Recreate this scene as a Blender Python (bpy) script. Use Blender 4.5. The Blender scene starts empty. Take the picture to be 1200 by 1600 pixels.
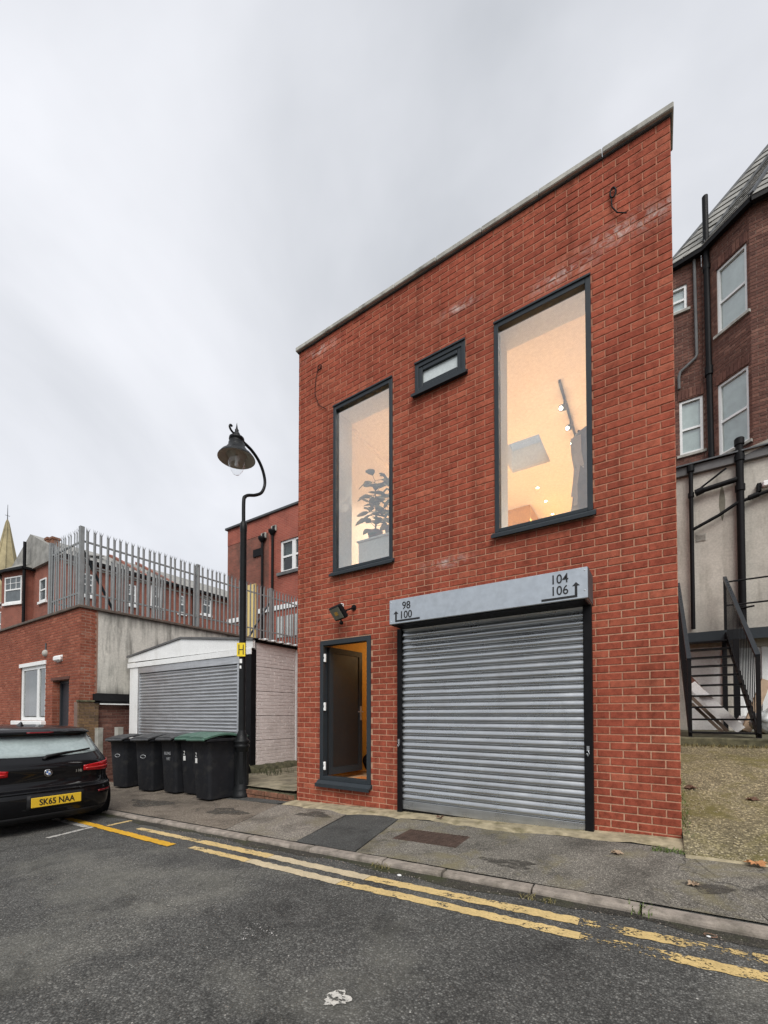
import bpy, bmesh, math, random
from mathutils import Vector, Matrix
R = math.radians
rng = random.Random(7)
SC = bpy.context.scene
COL = SC.collection

# ------------------------------------------------------------------ camera
cam_d = bpy.data.cameras.new("camera")
cam_d.sensor_fit = 'HORIZONTAL'; cam_d.sensor_width = 36.0
cam_d.lens = 658.5 / 1200 * 36.0
cam_d.shift_y = 301.07 / 1200
cam_d.clip_start = 0.05; cam_d.clip_end = 2000
cam = bpy.data.objects.new("camera", cam_d); COL.objects.link(cam)
CAM = Vector((-0.166, -4.6434, 1.309))
cam.location = CAM
cam.rotation_euler = (R(90) + 0.0234, 0, 0.5765)
SC.camera = cam

# ------------------------------------------------------------------ sky, sun, exposure
SUN_AZ = R(-38)      # sun stands behind the camera, towards the right
SUN_EL = R(48)
w = bpy.data.worlds.new("World"); SC.world = w; w.use_nodes = True
nt = w.node_tree; nt.nodes.clear()
def WN(t, **k):
    n = nt.nodes.new(t)
    for a, b in k.items(): setattr(n, a, b)
    return n
wo = WN('ShaderNodeOutputWorld'); bg = WN('ShaderNodeBackground')
sky = WN('ShaderNodeTexSky'); sky.sky_type = 'NISHITA'; sky.sun_disc = False
sky.sun_elevation = SUN_EL; sky.sun_rotation = R(180) + SUN_AZ
bg.inputs['Strength'].default_value = 0.1
geo = WN('ShaderNodeTexCoord')
sep = WN('ShaderNodeSeparateXYZ'); nt.links.new(geo.outputs['Generated'], sep.inputs[0])
zadd = WN('ShaderNodeMath', operation='ADD'); zadd.inputs[1].default_value = 0.35
zabs = WN('ShaderNodeMath', operation='ABSOLUTE')
nt.links.new(sep.outputs['Z'], zabs.inputs[0]); nt.links.new(zabs.outputs[0], zadd.inputs[0])
dx = WN('ShaderNodeMath', operation='DIVIDE'); dy = WN('ShaderNodeMath', operation='DIVIDE')
nt.links.new(sep.outputs['X'], dx.inputs[0]); nt.links.new(zadd.outputs[0], dx.inputs[1])
nt.links.new(sep.outputs['Y'], dy.inputs[0]); nt.links.new(zadd.outputs[0], dy.inputs[1])
cmb = WN('ShaderNodeCombineXYZ'); nt.links.new(dx.outputs[0], cmb.inputs[0]); nt.links.new(dy.outputs[0], cmb.inputs[1])
cn = WN('ShaderNodeTexNoise'); cn.inputs['Scale'].default_value = 1.25; cn.inputs['Detail'].default_value = 6; cn.inputs['Distortion'].default_value = .35; cn.inputs['Roughness'].default_value = .5
nt.links.new(cmb.outputs[0], cn.inputs['Vector'])
cr = WN('ShaderNodeValToRGB')
cr.color_ramp.elements[0].position = .34; cr.color_ramp.elements[0].color = (3.0, 3.12, 3.32, 1)
cr.color_ramp.elements[1].position = .66; cr.color_ramp.elements[1].color = (5.0, 5.06, 5.3, 1)
nt.links.new(cn.outputs['Fac'], cr.inputs[0])
mx = WN('ShaderNodeMix', data_type='RGBA'); mx.inputs[0].default_value = 0.94
nt.links.new(sky.outputs[0], mx.inputs[6]); nt.links.new(cr.outputs[0], mx.inputs[7])
nt.links.new(mx.outputs[2], bg.inputs['Color']); nt.links.new(bg.outputs[0], wo.inputs[0])

sd = bpy.data.lights.new("sun", 'SUN'); sd.energy = 1.5; sd.angle = R(40); sd.color = (1.0, .965, .92)
sun = bpy.data.objects.new("sun", sd); COL.objects.link(sun)
sdir = Vector((-math.sin(SUN_AZ) * math.cos(SUN_EL), -math.cos(SUN_AZ) * math.cos(SUN_EL), math.sin(SUN_EL)))
sun.rotation_euler = sdir.to_track_quat('Z', 'Y').to_euler()
sun.location = sdir * 60
SC.view_settings.view_transform = 'Standard'; SC.view_settings.look = 'None'
SC.view_settings.exposure = 0.93; SC.view_settings.gamma = 1.0; SC.view_settings.use_curve_mapping = False
SC.render.engine = 'CYCLES'
SC.cycles.max_bounces = 8; SC.cycles.transparent_max_bounces = 12
SC.cycles.caustics_reflective = False; SC.cycles.caustics_refractive = False
SC.cycles.use_denoising = True

# ------------------------------------------------------------------ material helpers
class NT:
    def __init__(s, name):
        s.m = bpy.data.materials.new(name); s.m.use_nodes = True
        s.t = s.m.node_tree; s.t.nodes.clear()
        s.out = s.n('ShaderNodeOutputMaterial')
        s.b = s.n('ShaderNodeBsdfPrincipled'); s.l(s.b.outputs[0], s.out.inputs[0])
        s.tc = s.n('ShaderNodeTexCoord')
    def n(s, t, **k):
        x = s.t.nodes.new(t)
        for a, b in k.items(): setattr(x, a, b)
        return x
    def l(s, a, b): s.t.links.new(a, b)
    def noise(s, scale, detail=4, rough=.55, vec=None, out='Fac', dist=0):
        x = s.n('ShaderNodeTexNoise'); x.inputs['Scale'].default_value = scale
        x.inputs['Detail'].default_value = detail; x.inputs['Roughness'].default_value = rough
        x.inputs['Distortion'].default_value = dist
        s.l(vec if vec else s.tc.outputs['Object'], x.inputs['Vector']); return x.outputs[out]
    def vor(s, scale, out='Distance', feat='F1', vec=None):
        x = s.n('ShaderNodeTexVoronoi'); x.feature = feat; x.inputs['Scale'].default_value = scale
        s.l(vec if vec else s.tc.outputs['Object'], x.inputs['Vector']); return x.outputs[out]
    def ramp(s, fac, stops, interp='LINEAR'):
        x = s.n('ShaderNodeValToRGB'); e = x.color_ramp; e.interpolation = interp
        while len(e.elements) < len(stops): e.elements.new(0.5)
        for el, (p, c) in zip(e.elements, stops):
            el.position = p; el.color = (c if hasattr(c, '__len__') else (c, c, c)) + ((1,) if not hasattr(c, '__len__') or len(c) == 3 else ())
        s.l(fac, x.inputs[0]); return x.outputs[0]
    def mix(s, fac, a, b, mode='MIX'):
        x = s.n('ShaderNodeMix', data_type='RGBA', blend_type=mode)
        for i, v in ((0, fac), (6, a), (7, b)):
            if isinstance(v, (int, float)): x.inputs[i].default_value = v
            elif isinstance(v, tuple): x.inputs[i].default_value = v + (1,) if len(v) == 3 else v
            else: s.l(v, x.inputs[i])
        return x.outputs[2]
    def math(s, op, a, b=None, c=None):
        x = s.n('ShaderNodeMath', operation=op)
        for i, v in enumerate((a, b, c)):
            if v is None: continue
            if isinstance(v, (int, float)): x.inputs[i].default_value = v
            else: s.l(v, x.inputs[i])
        return x.outputs[0]
    def bump(s, h, strength=.3, dist=.01):
        x = s.n('ShaderNodeBump'); x.inputs['Strength'].default_value = strength; x.inputs['Distance'].default_value = dist
        s.l(h, x.inputs['Height']); s.l(x.outputs[0], s.b.inputs['Normal'])
    def set(s, **k):
        for a, v in k.items():
            a = a.replace('_', ' ')
            if isinstance(v, (int, float)): s.b.inputs[a].default_value = v
            elif isinstance(v, tuple): s.b.inputs[a].default_value = v + (1,) if len(v) == 3 else v
            else: s.l(v, s.b.inputs[a])
    def sepxyz(s):
        x = s.n('ShaderNodeSeparateXYZ'); s.l(s.tc.outputs['Object'], x.inputs[0]); return x.outputs

MATS = {}
def M(name, col, rough=.7, metal=0.0, var=.18, scale=6.0, bump=0.0, bscale=80.0, dirt=None, dirt_amt=.0, spec=.5, coat=0):
    t = NT(name)
    a = tuple(max(0, c * (1 - var)) for c in col); b = tuple(min(1, c * (1 + var)) for c in col)
    c = t.ramp(t.noise(scale, 6), [(.3, a), (.7, b)])
    fine = t.ramp(t.noise(scale * 13, 3), [(.3, .85), (.7, 1.12)])
    c = t.mix(.6, c, t.mix(1.0, c, fine, 'MULTIPLY'))
    if dirt:
        f = t.ramp(t.noise(scale * .7, 8, .65), [(.5, 0.0), (.72, dirt_amt)])
        c = t.mix(f, c, dirt)
    r = t.ramp(t.noise(scale * 3, 4), [(.3, max(.02, rough - .08)), (.7, min(1, rough + .08))])
    t.set(Base_Color=c, Roughness=r, Metallic=metal)
    t.b.inputs['Specular IOR Level'].default_value = spec
    if coat: t.b.inputs['Coat Weight'].default_value = coat; t.b.inputs['Coat Roughness'].default_value = .04
    if bump: t.bump(t.noise(bscale, 5), bump, .004)
    MATS[name] = t.m
    return t.m

def brick_mat(name, c1, c2, c3, stain=(.6, .5, .44), stain_lo=.66, rough=.86, big=.9, blobs=()):
    t = NT(name)
    g = t.n('ShaderNodeNewGeometry'); oi = t.n('ShaderNodeObjectInfo')
    rnd = t.math('FRACT', t.math('ADD', g.outputs['Random Per Island'], oi.outputs['Random']))
    gp = g.outputs['Position']
    base = t.ramp(rnd, [(0, c1), (.4, c2), (.8, c1), (1, c3)])
    n1 = t.ramp(t.noise(17, 7, .65, gp), [(.28, .58), (.5, 1.0), (.74, 1.28)])
    base = t.mix(1, base, n1, 'MULTIPLY')
    n2 = t.ramp(t.noise(big, 4, .5, gp), [(.35, .86), (.65, 1.1)])
    base = t.mix(1, base, n2, 'MULTIPLY')
    st = t.ramp(t.noise(2.1, 10, .72, gp, dist=.6), [(stain_lo, 0.0), (stain_lo + .12, .38)])
    base = t.mix(st, base, stain)
    if blobs:
        px = t.n('ShaderNodeSeparateXYZ'); t.l(gp, px.inputs[0]); tot = None
        for (bx, bz, sx, sz) in blobs:
            ax_ = t.math('DIVIDE', t.math('SUBTRACT', px.outputs[0], bx), sx); az_ = t.math('DIVIDE', t.math('SUBTRACT', px.outputs[2], bz), sz)
            gq = t.math('POWER', 2.718, t.math('MULTIPLY', t.math('ADD', t.math('MULTIPLY', ax_, ax_), t.math('MULTIPLY', az_, az_)), -1.0))
            tot = gq if tot is None else t.math('MAXIMUM', tot, gq)
        ef = t.math('MULTIPLY', tot, t.ramp(t.noise(9, 8, .7, gp, dist=1.0), [(.44, 0.0), (.62, .8)]))
        base = t.mix(ef, base, (.62, .52, .47))
        run = t.n('ShaderNodeMapping'); run.inputs['Scale'].default_value = (5, 5, .45); t.l(gp, run.inputs[0])
        base = t.mix(1, base, t.ramp(t.noise(1.0, 6, .6, run.outputs[0]), [(.34, .72), (.5, 1.0)]), 'MULTIPLY')
    speck = t.ramp(t.noise(160, 3, .6, gp), [(.35, .82), (.7, 1.16)])
    base = t.mix(1, base, speck, 'MULTIPLY')
    t.set(Base_Color=base, Roughness=rough); t.b.inputs['Specular IOR Level'].default_value = .1
    t.bump(t.noise(130, 6, .65, gp), .55, .004)
    MATS[name] = t.m; return t.m

def mortar_mat(name, c1, c2, high=None):
    t = NT(name)
    c = t.ramp(t.noise(1.3, 6, .6), [(.35, c1), (.65, c2)])
    if high:
        zz = t.math('ADD', t.sepxyz()[2], t.math('MULTIPLY', t.noise(1.1, 6, .6), 3.0))
        c = t.mix(t.ramp(t.math('MULTIPLY', zz, .1), [(.36, 0.0), (.56, .85)]), c, high)
    c = t.mix(1, c, t.ramp(t.noise(60, 4), [(.3, .75), (.7, 1.15)]), 'MULTIPLY')
    t.set(Base_Color=c, Roughness=.95); t.bump(t.noise(150, 4), .5, .004)
    MATS[name] = t.m; return t.m

def brick_tex_mat(name, c1, c2, cm, sx=1.0, rot=False, dark=None):
    """far brick surfaces: procedural courses (too far away to tell the pieces apart)"""
    t = NT(name); s = t.sepxyz()
    cb = t.n('ShaderNodeCombineXYZ')
    u = t.math('ADD', s[0], s[1])
    t.l(u, cb.inputs[0]); t.l(s[2], cb.inputs[1])
    br = t.n('ShaderNodeTexBrick'); br.inputs['Scale'].default_value = 1.0
    br.inputs['Brick Width'].default_value = .225; br.inputs['Row Height'].default_value = .075
    br.inputs['Mortar Size'].default_value = .007; br.inputs['Color1'].default_value = c1 + (1,)
    br.inputs['Color2'].default_value = c2 + (1,); br.inputs['Mortar'].default_value = cm + (1,)
    t.l(cb.outputs[0], br.inputs['Vector'])
    c = t.mix(1, br.outputs['Color'], t.ramp(t.noise(1.1, 8, .65), [(.3, .72), (.7, 1.2)]), 'MULTIPLY')
    if dark:
        f = t.ramp(t.noise(.9, 8, .7), [(.48, 0.0), (.66, .8)])
        c = t.mix(f, c, dark)
    t.set(Base_Color=c, Roughness=.9); t.bump(br.outputs['Fac'], -.5, .006)
    MATS[name] = t.m; return t.m

def glass_mat(name, tint=(.96, .98, .975), boost=7.5):
    t = NT(name); t.t.nodes.remove(t.b)
    tr = t.n('ShaderNodeBsdfTransparent'); tr.inputs[0].default_value = tint + (1,)
    gl = t.n('ShaderNodeBsdfGlossy'); gl.inputs['Roughness'].default_value = .01
    fr = t.n('ShaderNodeFresnel'); fr.inputs['IOR'].default_value = 1.5
    bk = t.n('ShaderNodeNewGeometry')
    f = t.math('MULTIPLY', t.math('MINIMUM', t.math('MULTIPLY', fr.outputs[0], boost), .9), t.math('SUBTRACT', 1.0, bk.outputs['Backfacing']))
    ms = t.n('ShaderNodeMixShader'); t.l(f, ms.inputs[0]); t.l(tr.outputs[0], ms.inputs[1]); t.l(gl.outputs[0], ms.inputs[2])
    t.l(ms.outputs[0], t.out.inputs[0]); MATS[name] = t.m; return t.m

def emit_mat(name, col, strength):
    t = NT(name); t.set(Base_Color=(.8, .8, .8), Emission_Color=col, Emission_Strength=strength)
    MATS[name] = t.m; return t.m

# facade
m_brick = brick_mat('red_brick', (.352, .090, .053), (.295, .072, .044), (.40, .118, .070), blobs=((-.30, 6.05, .40, .10), (-.95, 5.93, .28, .07), (-2.1, 6.2, .22, .05), (-4.3, 6.73, .28, .06), (-2.3, 3.15, .25, .06)))
m_mortar = mortar_mat('beige_mortar', (.56, .34, .225), (.44, .22, .14), (.41, .165, .10))
m_brick_l = brick_mat('orange_brick', (.31, .105, .066), (.25, .08, .052), (.37, .14, .09), stain_lo=.74)
m_mortar_l = mortar_mat('grey_mortar', (.36, .22, .16), (.28, .15, .11))
m_brick_v = brick_mat('old_brick', (.165, .080, .062), (.115, .058, .048), (.22, .115, .088), stain=(.42, .33, .26), stain_lo=.62)
m_mortar_v = mortar_mat('old_mortar', (.26, .18, .14), (.17, .11, .09))
m_brick_s = brick_mat('stock_brick', (.20, .13, .075), (.12, .085, .055), (.27, .17, .09), stain=(.09, .10, .05), stain_lo=.55)
m_far = brick_tex_mat('far_brick', (.34, .085, .055), (.28, .066, .045), (.34, .16, .115))
m_far_d = brick_tex_mat('far_dark_brick', (.26, .085, .058), (.20, .066, .046), (.2, .12, .09), dark=(.055, .04, .032))  # darker red brick, mottled near-black at random
m_terr = brick_tex_mat('terrace_brick', (.27, .085, .055), (.21, .065, .045), (.25, .14, .1))
m_anth = M('anthracite_frame', (.030, .037, .043), .42, 0, .06, 4, spec=.22)
m_glass = glass_mat('window_glass'); m_glass2 = glass_mat('dull_window_glass', (.55, .6, .6), 2.2)
m_frost = M('frosted_glass', (.55, .60, .60), .22, 0, .05, 3)
m_plaster = M('white_plaster', (.72, .72, .70), .85, 0, .03, 2)
m_cream = M('cream_ceiling', (.84, .77, .69), .9, 0, .03, 1.5)
m_ochre = M('ochre_wall', (.62, .36, .07), .8, 0, .06, 1.5)
m_wood = M('timber_floor', (.58, .38, .22), .55, 0, .2, 9)
m_black = M('black_paint', (.009, .009, .010), .5, 0, .2, 9, bump=.1, spec=.12)
m_blackr = M('black_cast_iron', (.010, .011, .012), .42, 0, .2, 7, bump=.25, bscale=90, spec=.2)
m_white = M('white_paint', (.84, .85, .84), .55, 0, .04, 3, dirt=(.50, .48, .43), dirt_amt=.3)
m_upvc = M('white_window_frame', (.78, .79, .78), .4, 0, .04, 3)
m_dark = M('dark_void', (.006, .006, .007), .9, 0, .1, 3)
m_lead = M('lead_flashing', (.08, .085, .09), .6, .3, .2, 5)
m_coping = M('weathered_coping', (.40, .39, .35), .92, 0, .25, 7, bump=.5, bscale=70, dirt=(.07, .065, .05), dirt_amt=.8)
m_net = M('net_curtain', (.50, .53, .52), .9, 0, .1, 12)
m_slate = M('grey_slate', (.27, .265, .245), .8, 0, .28, 2.2, bump=.3, dirt=(.10, .10, .08), dirt_amt=.5)
m_sdark = M('dark_slate', (.12, .12, .12), .75, 0, .25, 3)
m_yellow_sign = M('yellow_sign', (.80, .60, .02), .4, 0, .05, 6)
m_ink = M('black_lettering', (.008, .008, .009), .5, 0, .05, 6)
m_plug = M('galvanised_pale', (.25, .262, .262), .6, .3, .16, 5, dirt=(.22, .20, .17), dirt_amt=.4)
m_concrete = M('concrete', (.34, .33, .29), .93, 0, .2, 4, bump=.5, bscale=60, dirt=(.13, .12, .08), dirt_amt=.7)
m_moss = M('mossy_concrete', (.105, .10, .058), .97, 0, .5, 9, bump=.8, bscale=40, dirt=(.022, .024, .012), dirt_amt=.9)
m_rub = M('rubble_brick_edge', (.22, .10, .06), .95, 0, .4, 12, bump=.7, bscale=50, dirt=(.07, .06, .035), dirt_amt=.8)

def galv(name, col, rough):
    t = NT(name)
    gp = t.n('ShaderNodeNewGeometry').outputs['Position']
    s = t.n('ShaderNodeMapping'); s.inputs['Scale'].default_value = (1.1, 1.1, 14); t.l(gp, s.inputs[0])
    c = t.ramp(t.noise(1.6, 7, .6, s.outputs[0]), [(.3, tuple(x * .82 for x in col)), (.7, tuple(min(1, x * 1.12) for x in col))])
    g = t.ramp(t.noise(1.4, 8, .7, gp), [(.48, 0.0), (.72, .22)])
    c = t.mix(g, c, (.30, .295, .28))
    dr_ = t.n('ShaderNodeMapping'); dr_.inputs['Scale'].default_value = (7, 7, .5); t.l(gp, dr_.inputs[0])
    c = t.mix(t.ramp(t.noise(1.5, 7, .65, dr_.outputs[0]), [(.52, 0.0), (.72, .14)]), c, (.20, .19, .17))
    r = t.ramp(t.noise(4, 6, .6, gp), [(.3, rough - .07), (.7, rough + .12)])
    t.set(Base_Color=c, Roughness=r, Metallic=.85); t.bump(t.noise(5, 5, .5, gp), .16, .012)
    MATS[name] = t.m; return t.m
m_galv = galv('galvanised_steel', (.50, .52, .535), .28)
m_galv2 = galv('pale_galvanised_steel', (.60, .615, .63), .42)
m_box = M('brushed_grey_box', (.46, .50, .54), .40, .6, .03, 1.2)

# ------------------------------------------------------------------ mesh builder
class MB:
    def __init__(s): s.v = []; s.f = []; s.sm = []
    def add(s, vs, fs, smooth=False):
        o = len(s.v); s.v += [tuple(v) for v in vs]
        for f in fs: s.f.append(tuple(i + o for i in f)); s.sm.append(smooth)
    def box(s, x0, x1, y0, y1, z0, z1, c=0.0):
        if x0 > x1: x0, x1 = x1, x0
        if y0 > y1: y0, y1 = y1, y0
        if z0 > z1: z0, z1 = z1, z0
        if c <= 0:
            s.add([(x0,y0,z0),(x1,y0,z0),(x1,y1,z0),(x0,y1,z0),(x0,y0,z1),(x1,y0,z1),(x1,y1,z1),(x0,y1,z1)],
                  [(0,3,2,1),(4,5,6,7),(0,1,5,4),(1,2,6,5),(2,3,7,6),(3,0,4,7)])
        else:
            c = min(c, (x1-x0)*.45, (y1-y0)*.45, (z1-z0)*.45)
            bm = bmesh.new(); bmesh.ops.create_cube(bm, size=1)
            for v in bm.verts: v.co = Vector(((x0+x1)/2 + v.co.x*(x1-x0), (y0+y1)/2 + v.co.y*(y1-y0), (z0+z1)/2 + v.co.z*(z1-z0)))
            bmesh.ops.bevel(bm, geom=bm.edges[:], offset=c, segments=1, affect='EDGES')
            bm.verts.index_update()
            s.add([v.co[:] for v in bm.verts], [[v.index for v in f.verts] for f in bm.faces]); bm.free()
        return s
    def bar(s, p, q, w, h, up=(0,0,1)):
        """rectangular bar from p to q"""
        p = Vector(p); q = Vector(q); d = (q-p).normalized(); u = Vector(up)
        if abs(d.dot(u)) > .98: u = Vector((0,1,0))
        a = d.cross(u).normalized() * w/2; b = a.cross(d).normalized() * h/2
        vs = [x + i*a + j*b for x in (p, q) for i, j in ((-1,-1),(1,-1),(1,1),(-1,1))]
        s.add(vs, [(0,3,2,1),(4,5,6,7),(0,1,5,4),(1,2,6,5),(2,3,7,6),(3,0,4,7)]); return s
    def tube(s, pts, r, n=8, caps=True):
        pts = [Vector(p) for p in pts]; rr = r if hasattr(r, '__len__') else [r]*len(pts)
        rings = []; u = None
        for i, p in enumerate(pts):
            d = (pts[min(i+1, len(pts)-1)] - pts[max(i-1, 0)]).normalized()
            if u is None:
                u = d.orthogonal().normalized()
            u = (u - d*u.dot(d)).normalized(); v = d.cross(u)
            rings.append([p + rr[i]*(math.cos(2*math.pi*k/n)*u + math.sin(2*math.pi*k/n)*v) for k in range(n)])
        vs = [x for g in rings for x in g]; fs = []
        for i in range(len(pts)-1):
            for k in range(n): fs.append((i*n+k, i*n+(k+1)%n, (i+1)*n+(k+1)%n, (i+1)*n+k))
        s.add(vs, fs, True)
        if caps: s.add(rings[0], [tuple(range(n))[::-1]]); s.add(rings[-1], [tuple(range(n))])
        return s
    def lathe(s, prof, n=20, c=(0,0,0), ax=None):
        """prof: (radius, height) along z (or along axis matrix ax)"""
        c = Vector(c); vs = []; fs = []
        for r, z in prof:
            for k in range(n):
                p = Vector((r*math.cos(2*math.pi*k/n), r*math.sin(2*math.pi*k/n), z))
                vs.append(c + (ax @ p if ax else p))
        for i in range(len(prof)-1):
            for k in range(n): fs.append((i*n+k, i*n+(k+1)%n, (i+1)*n+(k+1)%n, (i+1)*n+k))
        s.add(vs, fs, True); return s
    def prism(s, poly, d):
        """poly: 3-D points, extruded by vector d"""
        d = Vector(d); a = [Vector(p) for p in poly]; n = len(a)
        s.add(a + [p + d for p in a], [tuple(range(n))[::-1], tuple(range(n, 2*n))] + [(i, (i+1)%n, n+(i+1)%n, n+i) for i in range(n)]); return s
    def quad(s, *p): s.add(p, [tuple(range(len(p)))]); return s
    def sphere(s, c, r, sx=1, sy=1, sz=1, n=10, m=7):
        pr = []
        vs = []; fs = []
        for i in range(m+1):
            a = math.pi*i/m
            for k in range(n):
                b = 2*math.pi*k/n
                vs.append((c[0]+r*sx*math.sin(a)*math.cos(b), c[1]+r*sy*math.sin(a)*math.sin(b), c[2]+r*sz*math.cos(a)))
        for i in range(m):
            for k in range(n): fs.append((i*n+k, (i+1)*n+k, (i+1)*n+(k+1)%n, i*n+(k+1)%n))
        s.add(vs, fs, True); return s
    def mesh(s, name):
        me = bpy.data.meshes.new(name); me.from_pydata(s.v, [], s.f)
        me.polygons.foreach_set('use_smooth', s.sm); me.update(); return me
    def build(s, name, mat, parent=None, fix=True):
        me = s.mesh(name); me.materials.append(mat)
        if fix:
            bm = bmesh.new(); bm.from_mesh(me); bmesh.ops.recalc_face_normals(bm, faces=bm.faces[:]); bm.to_mesh(me); bm.free()
        return link(name, me, parent)
def link(name, data, parent=None):
    o = bpy.data.objects.new(name, data); COL.objects.link(o)
    if parent:
        o.parent = parent
        if 'base' in parent: o.matrix_parent_inverse = Matrix.Translation(-Vector(parent['base']))
    return o
BASED = []
def thing(name, label, cat, loc=(0,0,0), group=None, local=False, rz=0):
    o = bpy.data.objects.new(name, None); COL.objects.link(o); o.empty_display_size = .2
    o.location = loc; o.rotation_euler = (0, 0, rz)
    if not local: o['base'] = tuple(loc); BASED.append(o)
    o['label'] = label; o['category'] = cat
    if group: o['group'] = group
    return o
def tag(o, label=None, cat=None, group=None, kind=None):
    if label: o['label'] = label
    if cat: o['category'] = cat
    if group: o['group'] = group
    if kind: o['kind'] = kind
    return o
def B(name, mat, parent, *boxes, c=0.0):
    m = MB()
    for b in boxes: m.box(*b, c=c)
    return m.build(name, mat, parent)
def copy_tree(o, parent=None):
    c = o.copy(); COL.objects.link(c); c.parent = parent
    for ch in list(o.children): copy_tree(ch, c)
    return c
def text_mesh(name, txt, size, mat, parent, origin, u, v, depth=.0015, align='CENTER', sx=1.0, bold=0.0):
    cu = bpy.data.curves.new(name, 'FONT'); cu.body = txt; cu.size = size; cu.align_x = align; cu.align_y = 'BOTTOM_BASELINE'
    cu.extrude = depth; cu.offset = bold; cu.resolution_u = 4
    ob = bpy.data.objects.new(name + '_curve', cu); COL.objects.link(ob)
    bpy.context.view_layer.update()
    me = bpy.data.meshes.new_from_object(ob.evaluated_get(bpy.context.evaluated_depsgraph_get()))
    bpy.data.objects.remove(ob); bpy.data.curves.remove(cu)
    u = Vector(u).normalized(); v = Vector(v).normalized(); n = u.cross(v); o = Vector(origin)
    for q in me.vertices: q.co = o + u*q.co.x*sx + v*q.co.y + n*q.co.z
    me.name = name; me.materials.clear(); me.materials.append(mat)
    return link(name, me, parent)

# ------------------------------------------------------------------ brick walls
def brick_verts(u, n, p, w_, h, d, j=.0012, back=.012):
    """p = lower left corner on the mortar plane; u along, n outwards"""
    z = Vector((0,0,1)); P = Vector(p); q = .0035
    J = lambda: Vector((rng.uniform(-j,j), rng.uniform(-j,j), rng.uniform(-j,j)))
    dd = d + rng.uniform(-.0015, .0015)
    r0 = [P - n*back + u*a + z*b for a, b in ((0,0),(w_,0),(w_,h),(0,h))]
    r1 = [P + n*(dd-q) + u*a + z*b for a, b in ((0,0),(w_,0),(w_,h),(0,h))]
    r2 = [P + n*dd + u*a + z*b + J() for a, b in ((q,q),(w_-q,q),(w_-q,h-q),(q,h-q))]
    fs = [(8,9,10,11)]
    for i in range(4):
        k = (i+1) % 4; fs += [(i, k, 4+k, 4+i), (4+i, 4+k, 8+k, 8+i)]
    return r0 + r1 + r2, fs
def rect_sub(rs, op):
    out = []
    for (a, b, c, d) in rs:
        x0, x1, z0, z1 = op
        if b <= x0 or a >= x1 or d <= z0 or c >= z1: out.append((a, b, c, d)); continue
        if a < x0: out.append((a, x0, c, d))
        if b > x1: out.append((x1, b, c, d))
        aa, bb = max(a, x0), min(b, x1)
        if c < z0: out.append((aa, bb, c, z0))
        if d > z1: out.append((aa, bb, z1, d))
    return out
def brick_rects(W, z0, z1, ops, off=0.0, zoff=0.0, L=.225, H=.075, jt=.011, parity=0, skip=None):
    """rectangles (u0,u1,z0,z1) of single bricks on a wall 0..W"""
    res = []
    k0 = int(math.floor((z0 - zoff) / H)) - 1
    for k in range(k0, int((z1 - zoff) / H) + 2):
        c, d = zoff + k*H + jt/2, zoff + (k+1)*H - jt/2
        c, d = max(c, z0), min(d, z1)
        if d - c < .02: continue
        sft = off + (L/2 if (k + parity) % 2 else 0)
        i = int(math.floor((0 - sft)/L)) - 1
        while sft + i*L < W:
            a, b = sft + i*L + jt/2, sft + (i+1)*L - jt/2; i += 1
            a, b = max(a, 0), min(b, W)
            if b - a < .02: continue
            rs = [(a, b, c, d)]
            for o in ops: rs = rect_sub(rs, o)
            for r in rs:
                if r[1]-r[0] > .018 and r[3]-r[2] > .014 and not (skip and skip(r)): res.append(r)
    return res
def bricks_joined(name, mat, parent, O, u, n, rects, d=.007):
    m = MB(); u = Vector(u); n = Vector(n); O = Vector(O)
    for (a, b, c, e) in rects:
        vs, fs = brick_verts(u, n, O + u*a + Vector((0,0,c)), b-a, e-c, d); m.add(vs, fs)
    o = m.build(name, mat, parent, fix=True); o['kind'] = 'stuff'; return o
def slab_cells(x0, x1, z0, z1, ops):
    rs = [(x0, x1, z0, z1)]
    for o in ops: rs = rect_sub(rs, o)
    return rs
def wall_slab(mb, O, u, n, W0, W1, z0, z1, ops, thick):
    """wall with rectangular openings; front on the plane through O, thickness inwards, reveals included"""
    u = Vector(u); n = Vector(n); O = Vector(O); Z = Vector((0,0,1))
    P = lambda a, z, t: O + u*a + Z*z - n*t
    for (a, b, c, d) in slab_cells(W0, W1, z0, z1, ops):
        mb.quad(P(a,c,0), P(b,c,0), P(b,d,0), P(a,d,0)); mb.quad(P(a,c,thick), P(a,d,thick), P(b,d,thick), P(b,c,thick))
    rim = [(W0, W1, z0, z1)] + list(ops)
    for (a, b, c, d) in rim:
        a, b, c, d = max(a, W0), min(b, W1), max(c, z0), min(d, z1)
        for (p, q) in (((a,c),(b,c)), ((b,c),(b,d)), ((b,d),(a,d)), ((a,d),(a,c))):
            mb.quad(P(*p,0), P(*q,0), P(*q,thick), P(*p,thick))

def gz(x, y=0.0):
    """level of the pavement: it falls gently towards the left"""
    xx = max(-16.0, min(6.0, x)); return .0375*(xx + 4.76) + .025*max(-1.62, min(0, y))
def rz_(x):
    xx = max(-16.0, min(6.0, x)); return -.09 + .0375*(xx + 4.76)

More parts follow.
